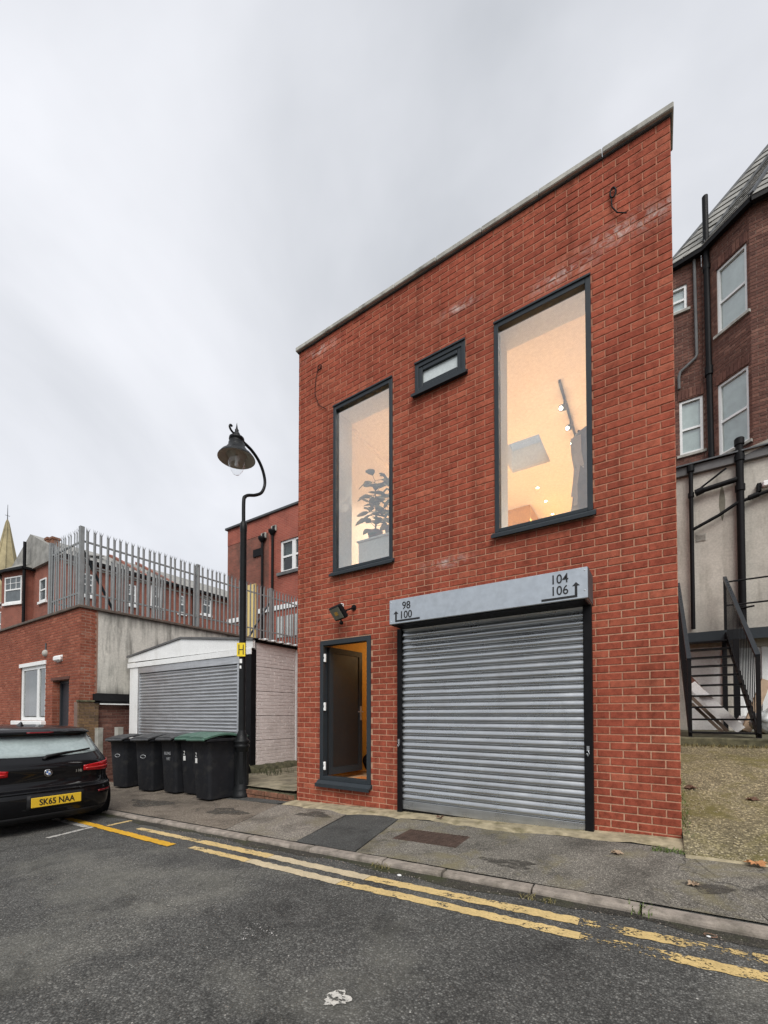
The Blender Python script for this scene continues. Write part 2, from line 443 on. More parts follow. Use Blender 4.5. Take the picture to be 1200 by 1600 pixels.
# ================================================================== THE SETTING: ground, road, pavement
def asphalt_mat(name, base, light, patch, agg=120, speck=1.0, moss=None, cracks=0, dust=None):
    t = NT(name)
    c = t.ramp(t.noise(.9, 8, .62), [(.3, base), (.52, tuple(x*1.25 for x in base)), (.72, light)])
    c = t.mix(t.ramp(t.noise(2.6, 6, .6, dist=.5), [(.52, 0.0), (.7, .75)]), c, patch)
    a = t.n('ShaderNodeTexVoronoi'); a.inputs['Scale'].default_value = agg; t.l(t.tc.outputs['Object'], a.inputs['Vector'])
    sx = t.n('ShaderNodeSeparateColor'); t.l(a.outputs['Color'], sx.inputs[0])
    g = t.ramp(sx.outputs[0], [(0, .45), (.5, .85), (.85, 1.35), (1, 2.3)])
    c = t.mix(.85, c, t.mix(1, c, g, 'MULTIPLY'))
    edge = t.ramp(a.outputs['Distance'], [(.25, 1.0), (.62, .45)])
    c = t.mix(.8, c, t.mix(1, c, edge, 'MULTIPLY'))
    b = t.n('ShaderNodeTexVoronoi'); b.inputs['Scale'].default_value = 17; t.l(t.tc.outputs['Object'], b.inputs['Vector'])
    sb = t.n('ShaderNodeSeparateColor'); t.l(b.outputs['Color'], sb.inputs[0])
    spot = t.math('MULTIPLY', t.ramp(b.outputs['Distance'], [(.055, 1.0), (.085, 0.0)]), t.ramp(sb.outputs[1], [(.72, 0.0), (.8, speck)]))
    c = t.mix(spot, c, (.52, .50, .46))
    if dust:
        c = t.mix(t.ramp(t.noise(.85, 10, .66, dist=.35), [(.52, 0.0), (.72, .5)]), c, dust)
    stn = t.ramp(t.noise(1.9, 8, .64, dist=.3), [(.30, .5), (.47, 1.0)])
    c = t.mix(1, c, stn, 'MULTIPLY')
    if cracks:
        nv = t.n('ShaderNodeTexNoise'); nv.inputs['Scale'].default_value = 2.2; nv.inputs['Detail'].default_value = 6; t.l(t.tc.outputs['Object'], nv.inputs['Vector'])
        vv = t.n('ShaderNodeVectorMath', operation='MULTIPLY_ADD'); t.l(nv.outputs['Color'], vv.inputs[0]); vv.inputs[1].default_value = (.9, .9, 0); t.l(t.tc.outputs['Object'], vv.inputs[2])
        e = t.vor(.55, 'Distance', 'DISTANCE_TO_EDGE', vv.outputs[0])
        k = t.math('MULTIPLY', t.ramp(e, [(.003, 1.0), (.009, 0.0)]), t.ramp(t.noise(.8, 3), [(.46, 0.0), (.56, cracks)]))
        c = t.mix(k, c, (.018, .018, .017))
    if moss:
        c = t.mix(t.ramp(t.noise(1.6, 9, .7, dist=.4), [(.50, 0.0), (.64, .8)]), c, moss)
    t.set(Base_Color=c, Roughness=t.ramp(t.noise(3, 5), [(.3, .72), (.7, .95)]))
    t.b.inputs['Specular IOR Level'].default_value = .35
    h = t.math('SUBTRACT', t.math('MULTIPLY', t.noise(6, 4), .6), t.math('MULTIPLY', a.outputs['Distance'], .5))
    t.bump(h, .8, .010)
    MATS[name] = t.m; return t.m
m_road = asphalt_mat('road_asphalt', (.094, .093, .086), (.165, .161, .145), (.066, .066, .062), 105, .9, cracks=.3, dust=(.20, .195, .165))
m_pave = asphalt_mat('pavement_asphalt', (.215, .198, .168), (.31, .288, .245), (.13, .12, .10), 140, .7, moss=(.20, .175, .10), cracks=.6)
m_pave_b = asphalt_mat('worn_brown_pavement', (.205, .172, .135), (.28, .24, .19), (.105, .084, .066), 140, .4, cracks=.5)
m_pave_p = asphalt_mat('light_pavement', (.25, .225, .19), (.35, .32, .275), (.145, .13, .108), 130, .6, moss=(.17, .15, .10))
m_pave_d = asphalt_mat('dark_patch_asphalt', (.088, .090, .085), (.12, .12, .112), (.068, .069, .066), 170, .25)
m_fillet = M('cement_fillet', (.34, .29, .19), .95, 0, .38, 9, bump=.9, bscale=40, dirt=(.12, .105, .045), dirt_amt=.95)
m_drive = asphalt_mat('driveway_concrete', (.24, .205, .12), (.36, .315, .20), (.155, .135, .07), 60, 1.0, moss=(.135, .118, .034))
m_kerb = M('granite_kerb', (.26, .225, .19), .9, 0, .3, 12, bump=.9, bscale=60, dirt=(.10, .088, .066), dirt_amt=.85)
m_earth = M('far_ground', (.16, .15, .13), .95, 0, .2, .3)

def sheet(name, mat, xs, ys, zf, parent=None):
    m = MB(); n = len(ys)
    vs = [(x, y, zf(x, y)) for x in xs for y in ys]
    m.add(vs, [(i*n+j, (i+1)*n+j, (i+1)*n+j+1, i*n+j+1) for i in range(len(xs)-1) for j in range(n-1)], True)
    return m.build(name, mat, parent)
def lin(a, b, n): return [a + (b-a)*i/(n-1) for i in range(n)]
g = sheet('ground', m_earth, [-700, -60, -16, -10, -4.76, 0, 6, 60, 700], [-700, -60, -8, 0, 8, 60, 900], lambda x, y: rz_(x) - .12)
tag(g, kind='structure')
KERB_F, KERB_B = -1.615, -1.515
road = sheet('road', m_road, [-90, -40] + lin(-16, 6, 23) + [40, 90], [-12.0, -7, -4, -2.5, KERB_F + .03],
             lambda x, y: rz_(x))
tag(road, kind='structure')

# pavement: separate panels with joints between them
pav = sheet('pavement', m_pave_d, [-60, -16, -12, -8, -4.76, 0, 6, 30], [KERB_B - .01, -.6, .06], lambda x, y: gz(x, y) - .012)
tag(pav, kind='structure')
def panel(x0, x1, x2, x3, y0, y1, mat, n=6):
    """panel whose ends run from (x0,y0)-(x1,y1) on the left to (x2,y0)-(x3,y1) on the right"""
    m = MB(); g = .006; k = 5; vs = []
    for i in range(n+1):
        for j in range(k+1):
            f = j/k; a = x0 + (x1-x0)*f + g; b = x2 + (x3-x2)*f - g
            x = a + (b-a)*i/n; y = y0 + (y1-y0)*f
            vs.append((x, y, gz(x, y) + rng.uniform(-.0022, .0022)))
    m.add(vs, [(i*(k+1)+j, (i+1)*(k+1)+j, (i+1)*(k+1)+j+1, i*(k+1)+j+1) for i in range(n) for j in range(k)], True)
    return m.build('paving_panel', mat, pav)
yA, yB = KERB_B + .004, -.27
panel(-24, -24, -6.9, -7.2, yA, .02, m_pave_b, 14)
panel(-6.9, -7.2, -4.40, -4.86, yA, yB, m_pave_b)
panel(-4.40, -4.86, -3.27, -3.52, yA, yB, m_pave_p)
panel(-3.27, -3.52, -2.52, -2.78, yA, yB, m_pave_d)
panel(-2.52, -2.78, .35, .05, yA, yB, m_pave, 12)
panel(.35, .05, 9, 9, yA, -.48, m_pave, 10)
panel(-7.2, -7.2, -4.9, -4.80, yB, -.005, m_pave_d, 5)
# cement fillet along the foot of the building
m = MB(); xs = lin(-4.82, .12, 40); vs = []
for i, x in enumerate(xs):
    e = .05*math.sin(x*3.1) + .04*math.sin(x*8.7+1) + rng.uniform(-.03, .03)
    for f, h in ((0, .020), (.35, .017), (.8, .010), (1, -.004)):
        y = .03 + (-.30 - e - .03)*f
        if x > -.1: y = .03 + (-.38 - .03)*f
        vs.append((x, y, gz(x, y) + h + rng.uniform(-.003, .003)))
m.add(vs, [(i*4+j, (i+1)*4+j, (i+1)*4+j+1, i*4+j+1) for i in range(len(xs)-1) for j in range(3)], True)
m.build('cement_fillet', m_fillet, pav)

# kerb stones, each its own piece
kerb = sheet('kerb', m_concrete, [-60, -16, 6, 30], [KERB_F + .035, KERB_B - .006], lambda x, y: rz_(x) - .03)
tag(kerb, kind='structure')
js = [-24, -20, -16, -13.2, -11.4, -9.6, -8.4, -7.5, -6.55, -5.66, -4.8, -3.89, -3.0, -2.16, -1.60, -.92, -.27, .40, 1.1, 2.0, 2.9, 3.8, 5.0, 7]
for a, b in zip(js, js[1:]):
    m = MB(); n = 5; dy = rng.uniform(-.009, .009); dz = rng.uniform(-.006, .005); vs = []
    for i in range(n+1):
        x = a + .007 + (b - a - .014)*i/n
        e = rng.uniform(-.005, .005)
        zt = gz(x, KERB_F) - .004 + dz; zb = rz_(x) - .05
        for (y, z) in ((KERB_F-.004, zb), (KERB_F, zt-.022), (KERB_F+.006, zt-.009), (KERB_F+.022, zt), (KERB_B-.012, zt+.003), (KERB_B-.004, zt-.006), (KERB_B-.004, zb)):
            vs.append((x, y+dy+(e if y < KERB_F+.01 else 0), z + rng.uniform(-.0025, .0025)))
    q = 7
    fs = [(i*q+j, (i+1)*q+j, (i+1)*q+j+1, i*q+j+1) for i in range(n) for j in range(q-1)] + [tuple(range(q))[::-1], tuple(n*q+j for j in range(q))]
    m.add(vs, fs); m.build('kerb_stone', m_kerb, kerb)

# dark dirt and moss gathered in the gutter below the kerb
m = MB(); vs = []; gx = lin(-9, 3.4, 120)
for x in gx:
    e = .03*math.sin(x*3.1) + .02*math.sin(x*8.3+1) + rng.uniform(-.012, .012)
    for (y, h) in ((KERB_F+.012, .012), (KERB_F-.018, .008), (KERB_F-.06-e*.8, .0035), (KERB_F-.085-e, .0022)): vs.append((x, y, rz_(x)+h+rng.uniform(-.001, .001)*(h > .003)))
m.add(vs, [(i*4+j, (i+1)*4+j, (i+1)*4+j+1, i*4+j+1) for i in range(len(gx)-1) for j in range(3)], True)
m.build('gutter_dirt', asphalt_mat('gutter_dirt', (.052, .047, .038), (.085, .078, .058), (.034, .034, .022), 160, .8, moss=(.045, .05, .02)), road)

# road paint: worn strips
def paint_mat(name, col, worn_lo, worn_hi, sc=9):
    t = NT(name)
    c = t.ramp(t.noise(7, 6), [(.3, tuple(x*.8 for x in col)), (.7, col)])
    c = t.mix(.7, c, t.mix(1, c, t.ramp(t.noise(70, 4), [(.3, .7), (.7, 1.15)]), 'MULTIPLY'))
    t.set(Base_Color=c, Roughness=.75); t.bump(t.noise(90, 4), .5, .004)
    mp = t.n('ShaderNodeMapping'); mp.inputs['Scale'].default_value = (.8, 1.5, 1); t.l(t.tc.outputs['Object'], mp.inputs[0])
    f = t.math('ADD', t.math('MULTIPLY', t.noise(sc, 9, .68, mp.outputs[0]), .65), t.math('MULTIPLY', t.noise(60, 4, .6), .35))
    tr = t.n('ShaderNodeBsdfTransparent'); ms = t.n('ShaderNodeMixShader')
    t.l(t.ramp(f, [(worn_lo, 1.0), (worn_hi, 0.0)]), ms.inputs[0]); t.l(t.b.outputs[0], ms.inputs[1]); t.l(tr.outputs[0], ms.inputs[2])
    t.l(ms.outputs[0], t.out.inputs[0]); MATS[name] = t.m; return t.m
m_py = paint_mat('worn_yellow_paint', (.68, .50, .22), .39, .44)
m_pym = paint_mat('half_worn_yellow_paint', (.66, .50, .24), .43, .475, 7)
m_pyp = paint_mat('faded_yellow_paint', (.60, .50, .33), .30, .37)
m_pyw = paint_mat('broken_yellow_paint', (.66, .48, .20), .492, .53, 5)
m_pyn = paint_mat('fresh_yellow_paint', (.72, .40, .02), .27, .33)
m_pw = paint_mat('worn_white_paint', (.50, .49, .46), .40, .47)
m_pwb = paint_mat('dried_white_paint_spill', (.60, .58, .53), .455, .49, 34)
def strip(name, mat, p, q, wd, parent, n=14, jag=.0085, dz=.004):
    n = max(14, int((Vector(q)-Vector(p)).length/.035))
    m = MB(); p = Vector(p); q = Vector(q); d = (q-p).normalized(); s = Vector((-d.y, d.x))
    vs = []
    for i in range(n+1):
        c = p + (q-p)*i/n
        for sg in (-1, 1):
            v = c + s*sg*(wd/2 + rng.uniform(-jag, jag)); vs.append((v.x, v.y, rz_(v.x) + dz))
    m.add(vs, [(2*i, 2*i+2, 2*i+3, 2*i+1) for i in range(n)]); return m.build(name, mat, parent)
mk = tag(bpy.data.objects.new('road_markings', None), kind='structure'); COL.objects.link(mk)
strip('yellow_line', m_pym, (-5.66, -1.855), (-4.35, -1.855), .085, mk)
strip('yellow_line', m_py, (-4.35, -1.855), (-3.25, -1.86), .10, mk)
strip('yellow_line', m_pyp, (-3.245, -1.86), (-2.12, -1.88), .10, mk)
strip('yellow_line', m_py, (-2.115, -1.88), (-.58, -1.865), .10, mk)
strip('yellow_line', m_pyw, (-.58, -1.865), (3.2, -1.80), .10, mk, 24)
strip('yellow_line', m_pym, (-4.25, -2.035), (-3.9, -2.04), .08, mk)
strip('yellow_line', m_py, (-3.9, -2.04), (-3.35, -2.045), .08, mk)
strip('yellow_line', m_pyp, (-3.345, -2.045), (-2.26, -2.06), .10, mk)
strip('yellow_line', m_py, (-2.255, -2.06), (-.55, -2.045), .09, mk)
strip('yellow_line', m_pyw, (-.55, -2.045), (3.2, -2.00), .10, mk, 24)
strip('bay_line', m_pyn, (-7.3, -2.02), (-4.50, -2.10), .095, mk, dz=.008)
strip('bay_line', m_pw, (-6.20, -2.62), (-6.33, -2.08), .08, mk)
strip('bay_line', m_py, (-6.21, -1.97), (-6.23, -1.66), .07, mk)
strip('bay_line', m_pw, (-9.0, -2.12), (-6.4, -2.12), .085, mk)
def splat(name, cx, cy, r, mat, k=.35, n=26, sq=1.0):
    m = MB(); vs = [(cx, cy, rz_(cx)+.005)]
    for i in range(n):
        a = 2*math.pi*i/n; q = r*(1 + k*math.sin(3*a+1) * .4 + rng.uniform(-k, k)*.5)
        x, y = cx + q*math.cos(a), cy + q*math.sin(a)*sq; vs.append((x, y, rz_(x)+.005))
    m.add(vs, [(0, 1+i, 1+(i+1) % n) for i in range(n)]); return m.build(name, mat, mk)
splat('paint_spill', -1.385, -3.15, .056, m_pwb, .4)
splat('paint_spill', -2.2, -2.92, .10, paint_mat('thin_white_spatter', (.6, .58, .55), .56, .59, 40), .5)
splat('paint_spill', -3.05, -2.95, .08, paint_mat('pale_spatter', (.5, .47, .43), .57, .60, 40), .5)

def pave_patch(cx, cy, rx, ry, mat, n=28):
    m = MB(); vs = [(cx, cy, gz(cx, cy)+.0042)]
    for i in range(n):
        a = 2*math.pi*i/n; q = 1 + .25*math.sin(3*a+cx) + rng.uniform(-.14, .14); x, y = cx + rx*q*math.cos(a), cy + ry*q*math.sin(a); vs.append((x, y, gz(x, y)+.0042))
    m.add(vs, [(0, 1+i, 1+(i+1) % n) for i in range(n)]); return m.build('repair_patch', mat, pav)
m_damp = paint_mat('damp_stain', (.075, .068, .056), .40, .58, 12)
pave_patch(.10, -1.10, .13, .09, m_damp); pave_patch(-1.2, -1.2, .22, .08, m_damp); pave_patch(-5.2, -.9, .35, .16, m_damp); pave_patch(-7.0, -1.0, .5, .2, m_damp); pave_patch(-3.9, -.55, .25, .12, m_damp)

# access cover in the pavement: a frame and a ribbed lid
ac = thing('access_cover', 'rusty brown ribbed access cover let into the pavement before the roller shutter', 'access cover', (-2.08, -.8, gz(-2.08, -.8)))
m_rust = M('rusty_iron', (.085, .055, .042), .85, .2, .3, 14, bump=.5, bscale=90)
def on_pave(mb, pts, h):
    return [(x, y, gz(x, y) + h) for x, y in pts]
x0, x1, y0, y1 = -2.42, -1.74, -1.02, -.66
m = MB(); m.prism(on_pave(m, [(x0, y0), (x1, y0), (x1, y1), (x0, y1)], -.02), (0, 0, .024)); m.build('lid', m_rust, ac)
m = MB()
for i in range(17):
    x = x0 + .025 + i*(x1-x0-.05)/16
    for j in range(8):
        y = y0 + .02 + j*(y1-y0-.04)/7
        m.box(x-.012, x+.012, y-.009, y+.009, gz(x, y)+.003, gz(x, y)+.010)
o = m.build('tread_studs', m_rust, ac); o['kind'] = 'stuff'

# driveway climbing beside the building
def drz(x, y):
    t = max(0, min(1, (y + .42)/3.6)); return gz(x, -.3)*(1-t) + .84*t + .004
drv = sheet('driveway', m_drive, lin(.004, 9, 26), [-.47, -.42] + lin(-.2, 3.22, 18), lambda x, y: drz(x, y) + rng.uniform(-.006, .006)); tag(drv, kind='structure')
# strip of driveway concrete edge
m = MB(); m.prism([(.004, -.50, gz(0, -.5)-.02), (9, -.50, gz(9, -.5)-.02), (9, -.47, drz(9, -.47)), (.004, -.47, drz(0, -.47)+.002)], (0, 0, .012)); m.build('concrete_edge', m_fillet, drv)
yard = tag(B('yard_step', m_moss, None, (.02, 9, 3.2, 7.6, .3, .965), c=.02), kind='structure')

# raised concrete step in the gap beside the garage
st = tag(bpy.data.objects.new('alley_step', None), kind='structure'); COL.objects.link(st)
sheet('step_top', M('dirty_step_concrete', (.24, .21, .145), .95, 0, .4, 5, bump=.9, bscale=30, dirt=(.07, .065, .03), dirt_amt=.95), lin(-7.0, -4.78, 12), lin(-.03, 6.5, 16), lambda x, y: .155 - .03*((x+4.76)/-2.2) + .01*y + rng.uniform(-.008, .008), st)
m = MB(); x = -4.785
while x > -6.1:
    wd = .21 if rng.random() > .3 else .105
    for k in range(2):
        m.box(x - wd + .008, x - rng.uniform(0, .01), -.045 - rng.uniform(0, .02), .05, -.06 + k*.075 + .006, -.06 + k*.075 + .07)
    x -= wd
ob = m.build('edge_brick_course', m_rub, st); ob['kind'] = 'stuff'
m = MB(); m.box(-7.0, -4.785, -.02, 6.5, -.3, .10); m.build('step_core', m_moss, st)

# ================================================================== THE BRICK BUILDING
BW, BT = -4.757, 6.89            # left end, top of brickwork
bd = thing('brick_building', 'tall narrow red brick workshop with two large dark framed windows and a grey roller shutter', 'building', (-2.38, 0, 0))
LW = (-4.0575, -3.0515, 3.30, 5.77); SW = (-2.71, -2.032, 5.347, 5.775); RW = (-1.684, -.686, 3.307, 5.773)
DR = (-4.2924, -3.3962, .308, 2.378); SH = (-2.93, -.715, -.3, 2.62)
OPS = [LW, SW, RW, DR, SH]
m = MB(); wall_slab(m, (0, .007, 0), (1, 0, 0), (0, -1, 0), BW, 0, -.35, BT, OPS, .27)
# side and rear walls
wall = m.build('wall', m_mortar, bd)
sides = MB(); sides.box(BW + .002, BW + .27, .28, 7.2, -.3, BT - .003); sides.box(-.27, -.002, .28, 7.2, -.3, BT - .003); sides.box(BW + .27, -.27, 6.95, 7.2, -.3, BT - .003)
sides.build('side_wall', brick_tex_mat('side_brick', (.37, .083, .046), (.31, .062, .036), (.46, .28, .19)), bd)
rects = brick_rects(-BW, -.35, BT, [(a-BW, b-BW, c, d) for a, b, c, d in OPS], off=(-BW) % .225, zoff=2.166 - .075*40, parity=1)
def near(r):
    x, z = (r[0]+r[1])/2 + BW, (r[2]+r[3])/2
    if z < gz(x) + .03: return 1e9
    if SH[0]-.02 < x < SH[1]+.02 and z < 2.75 : return 1e9
    dd = (Vector((x, 0, z)) - CAM); fw = dd.dot(Vector((-.545, .838, .02)))
    return fw / math.sqrt(max(1e-3, (r[1]-r[0])*(r[3]-r[2])/.0135))
rects.sort(key=near)
big = [r for r in rects[:300]]; rest = rects[300:]
cache = {}
for r in big:
    wd, ht = round(r[1]-r[0], 3), round(r[3]-r[2], 3)
    key = (wd, ht, rng.randrange(6) if wd > .2 else 0)
    if key not in cache:
        vs, fs = brick_verts(Vector((1,0,0)), Vector((0,-1,0)), (0,0,0), wd, ht, .005)
        q = MB(); q.add(vs, fs); me = q.mesh('brick'); me.materials.append(m_brick)
        bm = bmesh.new(); bm.from_mesh(me); bmesh.ops.recalc_face_normals(bm, faces=bm.faces[:]); bm.to_mesh(me); bm.free()
        cache[key] = me
    o = link('brick', cache[key], wall); o.location = (r[0] + BW, .007 + rng.uniform(-.001, .001), r[2])
bricks_joined('brickwork', m_brick, wall, (BW, .007, 0), (1,0,0), (0,-1,0), rest, d=.005)
# coping stones with a drip of lead below
m = MB(); m.box(BW-.012, .012, -.014, .3, BT, BT+.012); m.build('lead_strip', m_lead, bd)
xs = [BW-.03]
while xs[-1] < -.7: xs.append(xs[-1] + rng.uniform(.56, .64))
xs.append(.03)
for a, b in zip(xs, xs[1:]):
    e = rng.uniform(-.004, .004)
    B('coping_stone', m_coping, bd, (a+.003, b-.003, -.05+e, .32, BT+.012, BT+.072+e), c=.008)

def window_unit(name, r, sill_over=.03, fw=.050, sash=False):
    x0, x1, z0, z1 = r
    fr = MB(); zs = z0 + .05
    for bx in ((x0, x0+fw, zs, z1), (x1-fw, x1, zs, z1), (x0+fw, x1-fw, z1-fw*1.35, z1), (x0+fw, x1-fw, zs, zs+fw*.8)):
        fr.box(bx[0], bx[1], -.012, .075, bx[2], bx[3], c=.004)
    f = fr.build('window', m_anth, bd)
    h = MB(); h.box(x0-.004, x1+.004, -.026, -.0125, z1-.016, z1+.008, c=.003); h.build('head_trim', m_anth, f)
    sl = MB(); sl.prism([(x0-sill_over, -.058, z0+.002), (x0-sill_over, -.012, z0+.05), (x0-sill_over, .08, z0+.0495), (x0-sill_over, .08, z0+.002)], (x1-x0+2*sill_over, 0, 0))
    sl.box(x0-sill_over, x1+sill_over, -.066, -.0585, z0-.022, z0+.012)
    sl.build('sill', m_anth, f)
    g0, g1, h0, h1 = x0+fw, x1-fw, zs+fw*.8, z1-fw*1.35
    if sash:
        s2 = MB(); w2 = .055
        for bx in ((g0, g0+w2, h0, h1), (g1-w2, g1, h0, h1), (g0+w2, g1-w2, h1-w2, h1), (g0+w2, g1-w2, h0, h0+w2)): s2.box(bx[0]+.002, bx[1]-.002, -.002, .06, bx[2]+.002, bx[3]-.002, c=.004)
        s2.build('sash', m_anth, f); g0 += w2; g1 -= w2; h0 += w2; h1 -= w2
    m = MB(); m.box(g0-.01, g1+.01, .028, .036, h0-.01, h1+.01); m.build('pane', m_frost if sash else m_glass, f)
    # plaster lining of the opening
    m = MB(); d0, d1 = .078, .40
    m.box(x0-.004, x0+.028, d0, d1, z0+.03, z1); m.box(x1-.028, x1+.004, d0, d1, z0+.03, z1)
    m.box(x0+.028, x1-.028, d0, d1, z1-.032, z1); m.box(x0+.028, x1-.028, d0, d1, z0+.03, z0+.056)
    m.build('reveal_lining', m_plaster, f)
    return f
window_unit('lw', LW); window_unit('rw', RW); window_unit('sw', SW, fw=.05, sash=True)

# ---- rooms behind
RX0, RX1, RY0, RY1, RZ0, RZ1 = BW+.275, -.275, .285, 6.9, 2.86, 6.15
SKY = (-2.55, -1.83, 2.82, 3.76)
m = MB()
for (a, b, c, d) in rect_sub([(RX0, RX1, RY0, RY1)], SKY): m.box(a, b, c, d, RZ1, RZ1+.05)
m.build('room_ceiling', m_cream, bd)
m = MB(); t = .02; a, b, c, d = SKY
m.box(a-t, a, c-t, d+t, RZ1+.051, 6.6); m.box(b, b+t, c-t, d+t, RZ1+.051, 6.6); m.box(a, b, c-t, c, RZ1+.051, 6.6); m.box(a, b, d, d+t, RZ1+.051, 6.6)
m.build('skylight_shaft', m_plaster, bd)
B('skylight_pane', m_glass, bd, (a-t, b+t, c-t, d+t, 6.601, 6.615))
B('skylight_bar', m_plaster, bd, (a, b, (c+d)/2-.02, (c+d)/2+.02, 6.53, 6.59))
m = MB()
for (p, q, r_, s) in rect_sub([(RX0, RX1, RY0, RY1)], (a-t-.002, b+t+.002, c-t-.002, d+t+.002)): m.box(p, q, r_, s, 6.25, 6.55)
m.build('flat_roof', m_lead, bd)
m = MB(); m.box(RX0, RX0+.015, RY0+.12, RY1, RZ0, RZ1); m.box(RX1-.015, RX1, RY0+.12, RY1, RZ0, RZ1); m.box(RX0+.015, RX1-.015, RY1-.02, RY1, RZ0, RZ1)
wf = MB()
m.build('room_wall', m_cream, bd)
m = MB(); wall_slab(m, (0, .278, 0), (1,0,0), (0,-1,0), RX0, RX1, RZ0, RZ1, [tuple(x) for x in (LW, SW, RW)], .012); m.build('room_front_lining', m_cream, bd)
B('room_floor', m_wood, bd, (RX0, RX1, RY0, RY1, 2.80, 2.86))
B('ochre_partition', m_ochre, bd, (-4.44, -2.58, 5.25, 6.85, RZ0, RZ1-.004))
B('cornice', m_cream, bd, (RX0+.016, RX0+.07, .42, 5.2, RZ1-.07, RZ1-.002))
# downstairs hall
HZ0 = .34
B('hall_floor', m_wood, bd, (RX0, -2.99, .02, 4.0, .25, HZ0))
m = MB(); m.box(-3.05, -3.0, .29, 4.0, HZ0, 2.78); m.box(RX0, -3.05, 3.95, 4.0, HZ0, 2.78); m.box(RX0, RX0+.02, .29, 3.95, HZ0, 2.78)
m.build('hall_wall', m_ochre, bd)
B('hall_ceiling', m_cream, bd, (RX0, -3.0, .29, 4.0, 2.70, 2.75))
B('shutter_backing', m_dark, bd, (SH[0], SH[1], .12, .16, -.1, 2.6))

# lamps of the lit rooms
def lamp(name, loc, power, rad, col=(1, .80, .55), parent=None):
    d = bpy.data.lights.new(name, 'POINT'); d.energy = power; d.shadow_soft_size = rad; d.color = col
    o = bpy.data.objects.new(name, d); COL.objects.link(o); o.location = loc
    return o
m_bulb = emit_mat('lit_bulb', (1, .86, .62), 14)
SPOTS = []
tr = thing('track_light', 'black ceiling track with lit spotlights behind the right hand window', 'track light', (-1.30, 2.6, 6.1))
B('track', m_anth, tr, (-1.315, -1.285, 1.75, 3.5, 6.10, 6.145))
for i, y in enumerate((2.12, 2.65, 3.1)):
    m = MB(); m.tube([(-1.30, y, 6.10), (-1.30, y, 6.02)], .012); m.tube([(-1.30, y+.06, 6.01), (-1.33, y-.07, 5.93)], .045, 12); h = m.build('spot_head', m_anth, tr)
    m = MB(); m.sphere((-1.333, y-.078, 5.922), .026); m.build('bulb', m_bulb, h)
    SPOTS.append((-1.335, y-.09, 5.88))
def spot(name, loc, power, cone=105, col=(1, .89, .74)):
    d = bpy.data.lights.new(name, 'SPOT'); d.energy = power; d.shadow_soft_size = .05; d.color = col; d.spot_size = R(cone); d.spot_blend = .6
    o = bpy.data.objects.new(name, d); COL.objects.link(o); o.location = loc; return o
for i, (x, y, which) in enumerate(((-2.26, 4.59, 'nearest of the three seen through the right window'), (-2.24, 5.28, 'middle of the three seen through the right window'), (-2.24, 6.01, 'farthest of the three seen through the right window'),
                                   (-3.2, 1.6, 'nearest of three added unseen to light the room, above the plants'), (-3.2, 3.0, 'second of three added unseen to light the room, left side'), (-3.2, 4.4, 'third of three added unseen to light the room, left side'))):  # this row is added out of view to bounce even light onto the ceiling
    d = thing('downlight', 'lit ceiling downlight, ' + which, 'downlight', (x, y, RZ1), 'ceiling downlights')
    m = MB(); m.lathe([(.0, -.004), (.022, -.004), (.026, -.006)], 14, (x, y, RZ1)); m.build('bulb', m_bulb, d)
    m = MB(); m.lathe([(.041, -.001), (.042, -.008), (.055, -.006), (.057, -.001)], 14, (x, y, RZ1)); m.build('rim', m_plaster, d)
    spot('downlight_lamp', (x, y, RZ1-.03), 175)
for p_ in SPOTS: spot('spot_lamp', p_, 125)
lamp('hall_lamp', (-3.5, 1.9, 2.45), 7, .08, (1, .72, .40))

# ---- door with frame
dr = MB(); fw = .062; x0, x1, z0, z1 = DR
for bx in ((x0, x0+fw, z0+.06, z1), (x1-fw, x1, z0+.06, z1), (x0+fw, x1-fw, z1-.07, z1), (x0+fw, x1-fw, z0+.06, z0+.115)):
    dr.box(bx[0], bx[1], -.014, .09, bx[2], bx[3], c=.004)
dfr = dr.build('door_frame', m_anth, bd)
m = MB(); m.prism([(x0-.03, -.075, z0+.005), (x0-.03, -.012, z0+.06), (x0-.03, .09, z0+.0595), (x0-.03, .09, z0+.005)], (x1-x0+.05, 0, 0)); m.box(x0-.03, x1+.02, -.083, -.0755, z0-.03, z0+.018); m.build('threshold', m_anth, dfr)
m = MB(); m.box(x0, x1, .0905, .28, z1, z1+.01); m.build('door_head_lining', m_anth, dfr)
hx, hy = x0+fw+.012, .075
ang = R(85); ux = Vector((math.cos(ang), math.sin(ang), 0)); nx = Vector((ux.y, -ux.x, 0))
def leafbox(mb, a0, a1, d0, d1, c0, c1):
    P = lambda a, d, z: Vector((hx, hy, z)) + ux*a + nx*d
    vs = [P(a, d, z) for z in (c0, c1) for a, d in ((a0,d0),(a1,d0),(a1,d1),(a0,d1))]
    mb.add(vs, [(0,3,2,1),(4,5,6,7),(0,1,5,4),(1,2,6,5),(2,3,7,6),(3,0,4,7)])
lz0, lz1 = z0+.12, z1-.078
m = MB(); leafbox(m, .02, .745, -.03, .014, lz0, lz1); lf = m.build('door_leaf', M('dark_door_face', (.020, .019, .019), .5, 0, .1, 3), bd)
m = MB()
for a in ((.02, .095, lz0, lz1), (.67, .745, lz0, lz1), (.095, .67, lz1-.08, lz1), (.095, .67, lz0, lz0+.10)): leafbox(m, a[0], a[1], .0145, .024, a[2], a[3])
m.build('leaf_frame', m_anth, lf)
m = MB()
leafbox(m, .69, .725, .024, .032, 1.22, 1.44); leafbox(m, .60, .715, .062, .074, 1.345, 1.362); leafbox(m, .70, .715, .032, .062, 1.345, 1.362); m.build('handle', m_galv2, lf)
